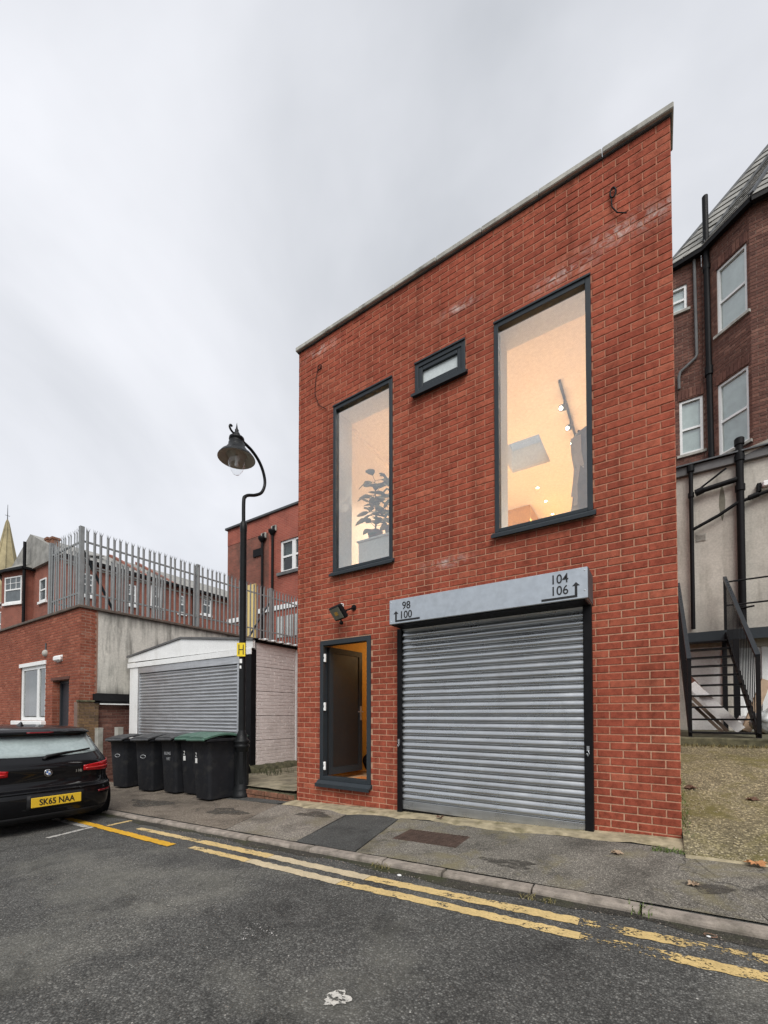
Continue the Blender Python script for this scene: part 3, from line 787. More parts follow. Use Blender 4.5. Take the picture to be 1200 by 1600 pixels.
for z in (lz0+.14, (lz0+lz1)/2+.06, lz1-.17):
    m = MB(); m.box(x0+fw-.001, x0+fw+.018, -.004, .03, z-.055, z-.015, c=.003); m.box(x0+fw-.001, x0+fw+.018, -.004, .03, z+.015, z+.055, c=.003); m.box(x0+fw+.002, x0+fw+.03, .0, .024, z-.06, z+.06, c=.004); m.build('hinge', m_white, dfr)
mat_ = tag(B('door_mat', M('orange_mat', (.62, .22, .05), .9, 0, .2, 30, bump=.4), None, (-4.0, -3.42, .14, .62, HZ0+.002, HZ0+.022), c=.004), 'orange door mat on the hall floor just inside the open door', 'door mat')
bag = thing('black_bag_pile', 'black bags and boxes heaped inside the open doorway', 'bags', (-4.1, 1.2, HZ0))
for i, (cx, cy, cz, r) in enumerate(((-4.12, 1.12, .52, .17), (-4.02, 1.25, .60, .19), (-4.14, 1.25, .85, .16), (-4.0, 1.2, 1.0, .12))):
    m = MB(); m.sphere((cx, cy, cz), r, 1, 1, 1.15, 12, 9)
    m.v = [(x + .02*math.sin(23*y+9*z), y + .02*math.sin(19*x+17*z), max(HZ0+.003, z + .018*math.sin(21*x))) for x, y, z in m.v]
    m.build('bag', m_black, bag)

# ---- roller shutter
sx0, sx1 = -2.878, -.772
sh = MB()
gl = []
sb = MB(); sb.box(-2.886, -.70, -.343, -.002, 2.397, 2.692, c=.006)
hs = sb.build('shutter_box', m_box, bd)
B('box_soffit', m_black, hs, (-2.86, -.725, -.32, -.02, 2.385, 2.3965))
B('box_end_cap', m_lead, hs, (-.6995, -.696, -.338, -.004, 2.40, 2.689))
m = MB()
for (x, z) in ((-2.86, 2.66), (-2.86, 2.43), (-.725, 2.66), (-.725, 2.47)):
    m.lathe([(.0, .004), (.005, .003), (.007, 0)], 8, (x, -.3432, z), Matrix(((1,0,0),(0,0,-1),(0,1,0))))
for k, (x, z) in enumerate(((-2.86, 2.66), (-2.86, 2.43), (-.725, 2.66), (-.725, 2.47))):
    q = MB(); q.lathe([(.0, .004), (.005, .003), (.007, 0)], 8, (x, -.3432, z), Matrix(((1,0,0),(0,0,-1),(0,1,0)))); q.build('rivet', m_galv2, hs)
B('guide_rail', m_black, bd, (-2.94, -2.872, -.075, .02, -.15, 2.396), c=.004)
B('guide_rail', m_black, bd, (-.782, -.705, -.075, .02, -.05, 2.396), c=.004)
for x in (-2.907, -.745):
    m = MB(); m.box(x-.012, x+.012, -.09, -.0755, .95, 1.0); m.tube([(x, -.085, .96), (x+.012, -.1, .93), (x, -.1, .90), (x-.012, -.09, .93)], .004, 6); m.build('lock_bolt', m_galv, bd)
shr = thing('roller_shutter', 'closed galvanised steel roller shutter with ribbed slats in the red brick building', 'shutter', (-1.82, -.03, .1))
P_ = .0815
prof = [(.010, 0), (-.006, .002), (.001, .013), (.004, .0165), (-.016, .0195), (-.0205, .027), (-.0215, .036), (-.020, .046), (-.016, .058), (-.010, .068), (-.003, .076), (.005, .0795), (.010, .0815)]
def slat_mesh(x0, x1, prof, mat, name='slat'):
    q = MB(); n = len(prof)
    vs = [(x, y, z) for x in (x0, x1) for y, z in prof]
    q.add(vs, [(i, i+1, n+i+1, n+i) for i in range(n-1)], True)
    me = q.mesh(name); me.materials.append(mat); return me
sm_ = [slat_mesh(sx0 - .0, sx1, prof, m_galv) for _ in range(1)][0]
zb = .235; k = 0
while zb + k*P_ < 2.40:
    o = link('slat', sm_, shr); o.location = (0, -.03 + rng.uniform(-.0012, .0012), zb + k*P_); o.rotation_euler = (rng.uniform(-.02, .02), 0, rng.uniform(-.0006, .0006)); k += 1
    o.matrix_parent_inverse = Matrix.Translation(-Vector(shr['base']))
m = MB(); m.box(sx0, sx1, -.046, -.018, .125, .232, c=.004); bb = m.build('bottom_bar', m_galv, shr)
B('rubber_seal', m_black, bb, (sx0+.01, sx1-.01, -.04, -.024, .105, .1245))

# lettering on the shutter box
U, V = (1, 0, 0), (0, 0, 1); yf = -.3445
text_mesh('lettering', '98', .126, m_ink, hs, (-2.648, yf, 2.562), U, V, sx=.92, bold=.001)
text_mesh('lettering', '100', .126, m_ink, hs, (-2.655, yf, 2.452), U, V, sx=.92, bold=.001)
text_mesh('lettering', '104', .126, m_ink, hs, (-.948, yf, 2.572), U, V, sx=.88, bold=.001)
text_mesh('lettering', '106', .126, m_ink, hs, (-.948, yf, 2.460), U, V, sx=.88, bold=.001)
def arrow(x_stem, z0, z1, xa, xb, zl):
    q = MB(); y = yf - .001
    q.box(x_stem-.011, x_stem+.011, y, yf+.001, z0+.0115, z1-.036); q.prism([(x_stem-.034, y, z1-.036), (x_stem+.034, y, z1-.036), (x_stem, y, z1)], (0, .002, 0))
    q.box(min(xa, xb), max(xa, xb), y, yf+.001, zl-.011, zl+.011); return q.build('arrow_mark', m_ink, hs)
arrow(-2.790, 2.430, 2.552, -2.801, -2.468, 2.430)
arrow(-.800, 2.424, 2.560, -.789, -1.114, 2.427)

# floodlight above the door
fl = thing('floodlight', 'small black floodlight on a bracket above the open door', 'floodlight', (-3.80, -.02, 2.72))
m = MB(); m.box(-3.905, -3.855, -.05, -.001, 2.80, 2.87, c=.006); m.build('junction_box', m_white, fl)
Mf = Matrix.Translation((-3.82, -.18, 2.70)) @ Matrix.Scale(1.25, 4) @ Matrix.Rotation(R(-22), 4, 'Z') @ Matrix.Rotation(R(36), 4, 'X')
def fbox(name, mat, *b, c=.006):
    q = MB(); q.box(*b, c=c); q.v = [tuple(Mf @ Vector(v)) for v in q.v]; return q.build(name, mat, fl)
h = fbox('housing', m_black, -.115, .115, -.02, .035, -.08, .08, c=.012)
q = MB(); q.box(-.098, .098, -.0235, -.0205, -.063, .063); q.v = [tuple(Mf @ Vector(v)) for v in q.v]; q.build('lens', M('floodlight_lens', (.22, .22, .17), .15, 0, .1, 9), h)
q = MB(); q.box(-.03, .03, -.028, -.0238, -.02, .02); q.v = [tuple(Mf @ Vector(v)) for v in q.v]; q.build('led_chip', m_ochre, h)
for i in range(5): fbox('cooling_fin', m_black, -.09, .09, .0355, .055, -.06 + i*.028, -.054 + i*.028, c=.001)
m = MB(); m.tube([(-3.70, -.16, 2.72), (-3.66, -.08, 2.76), (-3.68, -.005, 2.79)], .012, 8); m.tube([(-3.68, -.012, 2.79), (-3.68, -.0005, 2.79)], .04, 12); m.build('bracket', m_black, fl)
m = MB(); m.sphere((-3.80, -.13, 2.57), .028); m.tube([(-3.80, -.15, 2.63), (-3.80, -.13, 2.58)], .011, 8); m.build('sensor', m_black, fl)

# cable stubs high on the wall
cb1 = thing('cable_stub', 'thin dark cable loop hanging from the wall above the left window', 'cable', (-4.32, 0, 6.47))
m = MB(); m.tube([(-4.32+.035*math.cos(a), -.014, 6.47+.035*math.sin(a)) for a in [i*.5 for i in range(14)]], .007, 6); m.tube([(-4.355, -.012, 6.46), (-4.40, -.012, 6.3), (-4.41, -.012, 6.1), (-4.33, -.012, 5.9), (-4.18, -.012, 5.78)], .0045, 6); m.build('cable', m_black, cb1)
cb2 = thing('cable_stub', 'curled dark cable stub high on the wall above the right window', 'cable', (-.46, 0, 6.45))
m = MB(); m.tube([(-.475+.025*math.cos(a), -.016, 6.47+.05*math.sin(a)) for a in [i*.5 for i in range(14)]], .008, 6); m.tube([(-.49, -.014, 6.43), (-.485, -.016, 6.33), (-.44, -.02, 6.24), (-.36, -.022, 6.18)], .006, 6); m.build('cable', m_black, cb2)
for s in (cb1, cb2): s['group'] = 'cable stubs on the facade'

# plants, cabinet and coat stand behind the windows
m_leaf = M('house_plant_leaf', (.045, .085, .05), .5, 0, .25, 14); m_leaf2 = M('pale_plant_leaf', (.06, .10, .07), .5, 0, .25, 14)
m_pot = M('clay_pot', (.25, .2, .17), .8, 0, .1, 9)
cab = thing('window_cabinet', 'low pale cabinet standing behind the left window', 'cabinet', (-3.6, .62, RZ0))
B('carcass', m_plaster, cab, (-3.98, -3.2, .50, .92, RZ0+.001, 3.93), c=.006)
B('worktop', m_plaster, cab, (-4.0, -3.18, .48, .94, 3.931, 3.96), c=.004)
def leaf(mb, p, d, L, Wd, droop=.3):
    d = Vector(d).normalized(); s = d.cross(Vector((0,0,1)))
    s = (s if s.length > .1 else Vector((1,0,0))).normalized(); p = Vector(p); pts = []
    for f, ww in ((0, .05), (.2, .7), (.5, 1), (.8, .7), (1, .02)):
        c = p + d*L*f + Vector((0,0,-droop*L*f*f)); pts.append((c - s*Wd*ww/2, c + Vector((0,0,.02*ww)), c + s*Wd*ww/2))
    vs = [x for t in pts for x in t]
    mb.add(vs, [(i*3+j, i*3+j+1, i*3+3+j+1, i*3+3+j) for i in range(4) for j in range(2)], True)
def plant(label, loc, h, n, L, Wd, mat, spread=1.0, up=.3, base=.35, stems=1):
    t = thing('potted_plant', label, 'plant', loc, 'plants behind the left window'); x, y, z = loc
    m = MB(); m.lathe([(0, 0), (.09, 0), (.12, .17), (.105, .17), (.1, .15), (0, .15)], 14, loc); m.build('pot', m_pot, t)
    m = MB(); m.tube([(x, y, z+.12), (x+.015, y, z+h*.5), (x-.01, y, z+h)], [.014, .011, .006], 6); m.build('stem', m_leaf, t)
    for i in range(n):
        a = i*2.4 + rng.uniform(-.3, .3); f = base + (1-base)*i/max(1, n-1)
        q = MB(); d = Vector((math.cos(a)*spread, math.sin(a)*spread, up + rng.uniform(-.5, 1.1)))
        s0 = Vector((x, y, z+h*f)); s1 = s0 + d.normalized()*L*.5
        q.tube([s0, s1], .004, 5, False); leaf(q, s1, d, L*rng.uniform(.7, 1.25), Wd*rng.uniform(.75, 1.15), rng.uniform(.1, .8)); q.build('leaf', mat, t)
plant('broad leaved pot plant on the cabinet, left of the spiky one', (-3.80, .70, 3.961), .98, 46, .20, .14, m_leaf, 1, .15, .12)
plant('spiky leaved pot plant on the cabinet by the right edge of the left window', (-3.50, .72, 3.961), .85, 48, .26, .07, m_leaf2, 1, .5, .1)
ct = thing('coat_stand', 'coat stand with a pale coat and scarf behind the right edge of the right window', 'coat stand', (-.83, 1.15, RZ0))
m = MB(); m.tube([(-.83, 1.15, RZ0), (-.83, 1.15, 5.12)], .02, 8); m.tube([(-.98, 1.15, 4.93), (-.83, 1.15, 4.85), (-.68, 1.15, 4.93)], .014, 6); m.tube([(-.83, 1.02, 5.1), (-.83, 1.15, 5.0), (-.83, 1.28, 5.1)], .014, 6); m.build('pole', m_anth, ct)
m = MB(); m.lathe([(.0, 0), (.2, 0), (.19, .02), (.03, .04)], 16, (-.83, 1.15, RZ0+.001)); m.build('foot', m_anth, ct)
m = MB(); n = 18; vs = []; levels = ((4.92, .04, .04), (4.86, .15, .07), (4.75, .20, .09), (4.4, .17, .1), (4.0, .19, .11), (3.7, .22, .12))
for z, a, b in levels:
    for k in range(n):
        th = 2*math.pi*k/n; r = 1 + .12*math.sin(5*th + z*3); vs.append((-.85 + a*r*math.cos(th), 1.12 + b*r*math.sin(th), z))
m.add(vs, [(i*n+k, i*n+(k+1) % n, (i+1)*n+(k+1) % n, (i+1)*n+k) for i in range(len(levels)-1) for k in range(n)], True); m.build('coat', M('grey_coat', (.20, .22, .25), .9, 0, .15, 8, bump=.2), ct)
m = MB()
for s in (0, 1):
    pts = [(-.99 + .03*s + .02*math.sin(z*9), 1.06 - .02*s, z) for z in (4.80, 4.6, 4.4, 4.2, 4.05 - .12*s)]
    for p, q in zip(pts, pts[1:]): m.bar(p, q, .09, .02)
m.build('scarf', M('white_scarf', (.55, .55, .56), .9, 0, .1, 12), ct)

# ================================================================== WHITE GARAGE
ga = thing('garage', 'white prefabricated garage with a grey roller shutter and pink painted block side', 'garage', (-9.5, 1.05, -.1))
GY, GX0, GX1 = 1.05, -11.92, -7.06
m_pink = M('pinkish_masonry_paint', (.76, .70, .675), .85, 0, .07, 4, bump=.25, bscale=50, dirt=(.36, .30, .27), dirt_amt=.3)
def gable(x): return 3.11 - .26*abs((x + 9.52)/2.4)
m = MB(); m.prism([(GX0-.03, GY-.03, 2.69), (GX1+.05, GY-.03, 2.66), (GX1+.05, GY-.03, gable(GX1+.05)-.03), (-9.52, GY-.03, 3.08), (GX0-.03, GY-.03, gable(GX0-.03)-.03)], (0, .06, 0)); m.build('gable_board', m_white, ga)
for a, b in ((GX0-.08, -9.521), (-9.519, GX1+.07)):
    m = MB(); m.prism([(a, GY-.06, gable(a)-.025), (b, GY-.06, gable(b)-.025), (b, GY-.06, gable(b)+.02), (a, GY-.06, gable(a)+.02)], (0, .03, 0)); m.build('verge_trim', m_sdark, ga)
    m = MB(); n = 22; vs = []
    for i in range(n+1):
        x = a + (b-a)*i/n
        for y in (GY-.03, GY+5.5): vs.append((x, y, gable(x) + .022))
    m.add(vs, [(2*i, 2*i+2, 2*i+3, 2*i+1) for i in range(n)]); m.build('roof_sheet', m_sdark, ga)
B('trim_board', m_white, ga, (GX0-.03, GX1+.03, GY-.055, GY-.032, 2.53, 2.655), c=.004)
B('lintel_housing', m_galv2, ga, (-11.47, -7.44, GY-.028, GY+.1, 2.37, 2.529), c=.004)
B('front_post', m_white, ga, (-11.87, -11.48, GY-.03, GY+.12, -.42, 2.528), c=.006)
B('front_post', m_white, ga, (-7.44, -7.36, GY-.03, GY+.12, -.2, 2.528), c=.006)
B('corner_post', m_black, ga, (-7.30, -7.05, GY-.035, GY+.10, -.1, 2.64), c=.006)
for a in (-11.475, -7.505): B('guide_rail', m_galv2, ga, (a, a+.06, GY-.02, GY+.06, -.4, 2.368), c=.003)
gp = [(.014, -.002), (-.002, .006), (-.012, .02), (-.015, .036), (-.011, .052), (.0, .063), (.012, .068), (.014, .077)]
gs = slat_mesh(-11.415, -7.507, gp, m_galv2)
for k in range(36):
    o = link('slat', gs, ga); o.location = (0, GY+.02+rng.uniform(-.002, .002), -.38 + k*.0765); o.matrix_parent_inverse = Matrix.Translation(-Vector(ga['base'])); o.rotation_euler = (rng.uniform(-.02, .02), 0, 0)
# side panels of block-patterned concrete
for col, (y0, y1) in enumerate(((1.16, 2.27), (2.33, 3.45), (3.51, 4.6))):
    for k in range(5):
        z0 = .27 + k*.508; z1 = z0 + .5
        p = MB(); p.box(GX1-.08, GX1-.006, y0, y1, z0, z1)
        for r in brick_rects(y1-y0, .0, .5, [], off=.03, zoff=0.0, H=.0714, jt=.009, parity=k):
            vs, fs = brick_verts(Vector((0,1,0)), Vector((1,0,0)), (GX1-.006, y0+r[0], z0+r[2]), r[1]-r[0], r[3]-r[2], .006, back=.004); p.add(vs, fs)
        p.build('wall_panel', m_pink, ga)
    B('panel_post', m_white, ga, (GX1-.07, GX1+.02, y1+.004, y1+.056, .15, 2.78), c=.004)
B('eaves_board', m_black, ga, (GX1-.05, GX1+.03, GY+.105, 6.0, 2.79, 2.88))
m = MB()
for i in range(9):
    y = 1.16 + i*.22; m.box(GX1-.1, GX1+.10, y, y+.15, 2.845, 2.862); m.box(GX1-.1, GX1+.10, y+.15, y+.22, 2.862, 2.89)
m.build('corrugated_roof_edge', m_white, ga)
m = MB(); n = 30; vs = []
for i in range(n+1):
    y = 1.0 + i*.15
    for (dx_, z) in ((-.02, .29), (.02 + rng.uniform(-.01, .02), .27), (.06 + rng.uniform(-.02, .03), .2), (.10 + rng.uniform(-.03, .05), .10)): vs.append((GX1+dx_, y, z + rng.uniform(-.015, .015)))
m.add(vs, [(i*4+j, (i+1)*4+j, (i+1)*4+j+1, i*4+j+1) for i in range(n) for j in range(3)], True); m.build('mossy_plinth', m_moss, ga)
B('rear_wall', m_pink, ga, (GX0, GX1-.09, 5.9, 6.0, -.3, 2.85)); B('far_side_wall', m_pink, ga, (GX0, GX0+.06, GY+.13, 5.9, -.4, 2.82))

# ================================================================== LEFT BRICK BUILDING
lb = thing('low_brick_building', 'low flat roofed orange brick building with white window and stained rendered side', 'building', (-15, .5, -.3))
LX, LT = -12.22, 3.98
ops = [(-16.2, -14.34, 1.13, 2.72), (-13.85, -12.82, -.6, 2.22)]
m = MB(); wall_slab(m, (0, .007, 0), (1,0,0), (0,-1,0), -24, LX-.002, -.75, LT, ops, .26); lw_ = m.build('wall', m_mortar_l, lb)
rr = brick_rects(8.3, -.7, LT, [(a+20.52, b+20.52, c, d) for a, b, c, d in ops], off=0, zoff=.02)
bricks_joined('brickwork', m_brick_l, lw_, (-20.52, .007, 0), (1,0,0), (0,-1,0), rr)
# quoin return and side wall
m = MB(); m.box(LX-.25, LX-.007, .27, .40, 1.64, LT); m.build('quoin_core', m_mortar_l, lb)
bricks_joined('brickwork', m_brick_l, lw_, (LX-.007, 0, 0), (0,1,0), (1,0,0), brick_rects(.36, 1.62, LT, [], zoff=.02))
def render_mat(name, base, streak, streak_amt, lo, seed, edges=False):
    t = NT(name); s = t.n('ShaderNodeMapping'); s.inputs['Scale'].default_value = (1.6, 1.6, .22); s.inputs['Location'].default_value = (seed, 0, 0); t.l(t.tc.outputs['Object'], s.inputs[0])
    c = t.ramp(t.noise(1.5, 7, .6), [(.3, tuple(x*.82 for x in base)), (.7, tuple(x*1.1 for x in base))])
    f = t.ramp(t.noise(2.2, 9, .66, s.outputs[0]), [(lo, 0.0), (lo+.2, streak_amt)])
    c = t.mix(f, c, streak)
    if edges:
        zz = t.sepxyz()[2]; wob = t.math('ADD', zz, t.math('MULTIPLY', t.noise(2.4, 7, .65, s.outputs[0]), 1.1))
        c = t.mix(t.ramp(t.math('MULTIPLY', wob, .2), [(.455, .85), (.52, 0.0)]), c, streak); c = t.mix(t.ramp(t.math('MULTIPLY', wob, .2), [(.84, 0.0), (.93, .8)]), c, streak)
    c = t.mix(1, c, t.ramp(t.noise(28, 5), [(.3, .86), (.7, 1.1)]), 'MULTIPLY')
    t.set(Base_Color=c, Roughness=.93); t.bump(t.noise(60, 6, .65), .4, .004); MATS[name] = t.m; return t.m
m_render = render_mat('stained_render', (.62, .60, .54), (.055, .055, .048), .92, .50, 3.3, True)
B('rendered_side', m_render, lb, (LX-.24, LX-.012, .405, 9, 1.74, LT))
m = MB(); m.prism([(LX-.10, .30, 1.60), (LX+.12, .30, 1.60), (LX+.12, .30, 1.66), (LX-.01, .30, 1.86), (LX-.10, .30, 1.86)], (0, 2.6, 0)); m.build('felt_ledge', m_black, lb)
B('ledge_trim', m_white, lb, (LX+.10, LX+.135, .42, 2.9, 1.565, 1.595))
B('old_wall_core', m_mortar_v, lb, (LX-.2, LX-.007, .06, 3.0, -.75, 1.60))
bricks_joined('old_brickwork', m_brick_v, lb, (LX-.007, .42, 0), (0,1,0), (1,0,0), brick_rects(2.5, -.7, 1.6, [], zoff=.01))
B('stock_pier_core', m_mortar_v, lb, (LX-.2, LX+.09, -.03, .40, -.75, 1.62))
bricks_joined('stock_brickwork', m_brick_s, lb, (LX+.09, -.03, 0), (0,1,0), (1,0,0), brick_rects(.43, -.7, 1.62, [], zoff=.015))
bricks_joined('stock_brickwork', m_brick_s, lb, (LX-.0, -.03, 0), (1,0,0), (0,-1,0), brick_rects(.09, -.7, 1.62, [], zoff=.015))
B('pier_cap', m_moss, lb, (LX-.02, LX+.12, -.06, .44, 1.621, 1.67), c=.01)
m = MB(); m.box(-24, LX+.05, -.06, .26, LT, LT+.07, c=.01); m.box(LX-.27, LX+.05, .262, 9.0, LT, LT+.07, c=.01); m.build('parapet_coping', M('dark_tile_coping', (.11, .085, .068), .85, 0, .3, 7, bump=.4), lb)
B('roof_deck', m_lead, lb, (-24, LX-.28, .27, 9, 3.6, 3.7))
# its window
wr = MB(); x0, x1, z0, z1 = ops[0]
for bx in ((x0, x0+.12, z0, z1-.0), (x1-.10, x1, z0, z1), (x0+.12, x1-.10, z1-.12, z1), (x0+.12, x1-.10, z0, z0+.10), (-15.02, -14.88, z0+.10, z1-.12)): wr.box(bx[0], bx[1], .03, .10, bx[2], bx[3], c=.006)
wv = wr.build('window', m_upvc, lb)
B('lintel_trim', m_white, wv, (x0-.06, x1+.04, -.03, .028, z1-.02, z1+.09), c=.005)
B('sill', m_white, wv, (x0-.35, x1+.08, -.12, .028, z0-.13, z0-.005), c=.012)
B('pane', m_glass2, wv, (x0+.10, x1-.08, .06, .07, z0+.08, z1-.1))
B('blind', m_net, wv, (x0+.02, x1-.02, .20, .215, z0+.0, z1-.02))
m = MB(); m.box(-13.85, -12.82, .21, .25, -.5, 2.22); m.build('door_leaf', M('dark_grey_door', (.03, .033, .04), .5, 0, .1, 3), lb)
B('door_frame', m_anth, lb, (-13.84, -13.77, .17, .209, -.5, 2.215), (-12.89, -12.825, .17, .209, -.5, 2.215), (-13.77, -12.89, .17, .209, 2.14, 2.215))
bricks_joined('reveal_brickwork', m_brick_l, lb, (-13.85, .01, 0), (0,1,0), (1,0,0), brick_rects(.155, -.6, 2.21, [], zoff=.02), d=.004)
B('door_lintel', m_brick_v, lb, (-13.95, -12.78, -.012, .24, 2.223, 2.30))
B('door_notice', m_white, lb, (-13.05, -12.94, .2, .2085, .9, 1.2))
bh = thing('bulkhead_light', 'small white bulkhead light on the low brick building above its dark door', 'light', (-13.4, 0, 2.8))
B('housing', m_white, bh, (-13.62, -13.22, -.09, -.002, 2.72, 2.86), c=.03); B('base_plate', m_upvc, bh, (-13.6, -13.24, -.001, .004, 2.70, 2.88))
bl = thing('alarm_bell', 'little pale alarm sounder on the low brick building above the white window', 'alarm', (-14.3, 0, 3.0))
m = MB(); m.lathe([(.10, 0), (.09, .05), (.05, .08), (0, .085)], 14, (-14.32, -.001, 3.0), Matrix(((1,0,0),(0,0,-1),(0,1,0)))); m.build('dome', m_coping, bl)
B('bracket', m_lead, bl, (-14.35, -14.29, -.02, -.001, 3.08, 3.28))

# palisade fence round the roof
pf = thing('palisade_fence', 'grey galvanised palisade fence along the roof of the low brick building', 'fence', (LX, 3, LT+.07))
def pale_mesh(h):
    q = MB(); W_ = .033
    for (a, b, dy0, dy1) in ((-W_, -.012, .010, 0), (-.012, .012, 0, 0), (.012, W_, 0, .010)):
        q.add([(a, dy0, 0), (b, dy1, 0), (b, dy1, h-.10), (a, dy0, h-.10), (a, dy0+.004, 0), (b, dy1+.004, 0), (b, dy1+.004, h-.10), (a, dy0+.004, h-.10)],
              [(0,1,2,3), (7,6,5,4), (0,4,5,1), (1,5,6,2), (2,6,7,3), (3,7,4,0)])
    for (x0, x1, tx, ty) in ((-W_, -.012, -.05, -.03), (-.012, .012, 0, .0), (.012, W_, .05, -.03)):
        q.add([(x0, .002, h-.10), (x1, .002, h-.10), (tx, ty, h), (x0, .008, h-.10), (x1, .008, h-.10)], [(0,1,2), (4,3,2), (0,3,4,1), (1,4,2), (3,0,2)])
    me = q.mesh('pale'); me.materials.append(m_plug); return me
pm = pale_mesh(1.98)
def place_pale(x, y, rot, me=pm, z=LT+.10):
    o = link('pale', me, pf); o.location = (x, y, z + rng.uniform(-.012, .012)); o.rotation_euler = (rng.uniform(-.008, .008), rng.uniform(-.01, .01), rot)
    o.matrix_parent_inverse = Matrix.Translation(-Vector(pf['base']))
FX = LX - .06
y = .16
while y < 8.8: place_pale(FX, y, R(90)); y += .155
x = FX - .15
while x > -14.15: place_pale(x, .02, 0); x -= .155
y = .2
while y < 3.2: place_pale(-14.2, y, R(90)); y += .155
for z in (LT+.42, LT+1.72):
    B('rail', m_plug, pf, (FX-.045, FX-.012, .06, 8.8, z-.022, z+.022)); B('rail', m_plug, pf, (-14.2, FX, .035, .065, z-.022, z+.022)); B('rail', m_plug, pf, (-14.245, -14.212, .06, 3.2, z-.022, z+.022))
for (x, y) in ((FX-.03, .03), (FX-.06, 3.25), (FX-.06, 6.25), (FX-.06, 8.85), (-14.23, .05)):
    B('post', m_plug, pf, (x-.05, x+.05, y-.05, y+.05, LT+.07, LT+2.08), c=.004)
for (yy, dy) in ((.1, .75), (6.2, -.9)):
    m = MB(); m.bar((FX-.1, yy, LT+1.5), (FX-.12, yy+dy, LT+.08), .05, .05); m.build('brace', m_anth, pf)

# ================================================================== REAR RED BUILDING
rb = thing('rear_brick_building', 'flat topped red brick building with white paired sash window behind the fence', 'building', (-12, 8, 0))
ops = [(-13.72, -12.12, 7.38, 8.76)]
m = MB(); wall_slab(m, (0, 8, 0), (1,0,0), (0,-1,0), -14.42, -7, -.2, 10.1, ops, .3); m.box(-14.3, -7, 8.3, 14, -.2, 10.05); m.build('wall', m_far, rb)
m = MB(); m.box(-17.33, -14.421, 8.04, 14, -.2, 9.35); m.build('chimney_breast_wall', m_far_d, rb)
m = MB(); m.box(-17.33, -14.421, 8.03, 14, 9.351, 10.1); m.build('upper_wall', m_far, rb)
m = MB(); m.box(-17.42, -6.9, 7.93, 8.4, 10.101, 10.2, c=.01); m.build('roof_edge', m_lead, rb)
wq = MB(); x0, x1, z0, z1 = ops[0]; mid = -12.95
for bx in ((x0, x0+.12, z0, z1), (mid-.10, mid+.10, z0, z1), (x1-.1, x1, z0, z1), (x0+.12, mid-.10, z1-.09, z1), (mid+.10, x1-.1, z1-.09, z1), (x0+.12, mid-.10, z0, z0+.1), (mid+.10, x1-.1, z0, z0+.1)): wq.box(bx[0], bx[1], 8.05, 8.16, bx[2], bx[3])
for (a, b) in ((x0+.12, mid-.1), (mid+.1, x1-.1)): wq.box(a, b, 8.06, 8.15, 8.03, 8.11)
wq_ = wq.build('window', m_upvc, rb)
for (a, b) in ((x0+.12, mid-.1), (mid+.1, x1-.1)): B('pane', m_glass2, wq_, (a, b, 8.10, 8.11, z0+.1, z1-.09)); B('curtain', m_net, wq_, (a, b, 8.2, 8.21, 8.0, z1))
B('backing', m_dark, wq_, (x0, x1, 8.28, 8.295, z0, z1)); B('sill', m_sdark, wq_, (x0-.12, x1+.1, 7.9, 8.04, z0-.13, z0-.002))
for (px, top) in ((-14.77, 8.95), (-14.12, 9.12)):
    m = MB(); m.tube([(px, 7.93, 3.5), (px, 7.93, top)], .055, 8); p = m.build('downpipe', m_black, rb)
    m = MB(); m.lathe([(.06, -.02), (.16, .12), (.17, .2), (.15, .2), (.1, .1)], 10, (px, 7.9, top)); m.build('hopper', m_black, p)
    B('outlet', m_coping, p, (px-.10, px+.2, 7.93, 7.985, top+.16, top+.40)); B('outlet_mouth', m_dark, p, (px-.02, px+.14, 7.92, 7.929, top+.2, top+.38))
B('vent_grille', m_black, rb, (-15.45, -14.9, 7.98, 8.03, 8.42, 8.75))
B('yellow_door', M('pale_yellow_door', (.72, .55, .22), .6, 0, .05, 3), rb, (-16.05, -15.27, 7.97, 8.03, 4.3, 7.2)); B('yellow_door_step', m_white, rb, (-16.1, -15.2, 7.9, 8.02, 4.1, 4.298))
B('white_band', m_white, rb, (-17.3, -16.2, 7.99, 8.035, 5.62, 5.82), (-15.1, -7.5, 7.95, 7.998, 5.80, 6.0))
m = MB()
for k in range(7): m.box(-13.9+k*.27, -13.72+k*.27, 7.96, 7.998, 4.6, 5.5)
m.build('pale_window', m_net, rb)

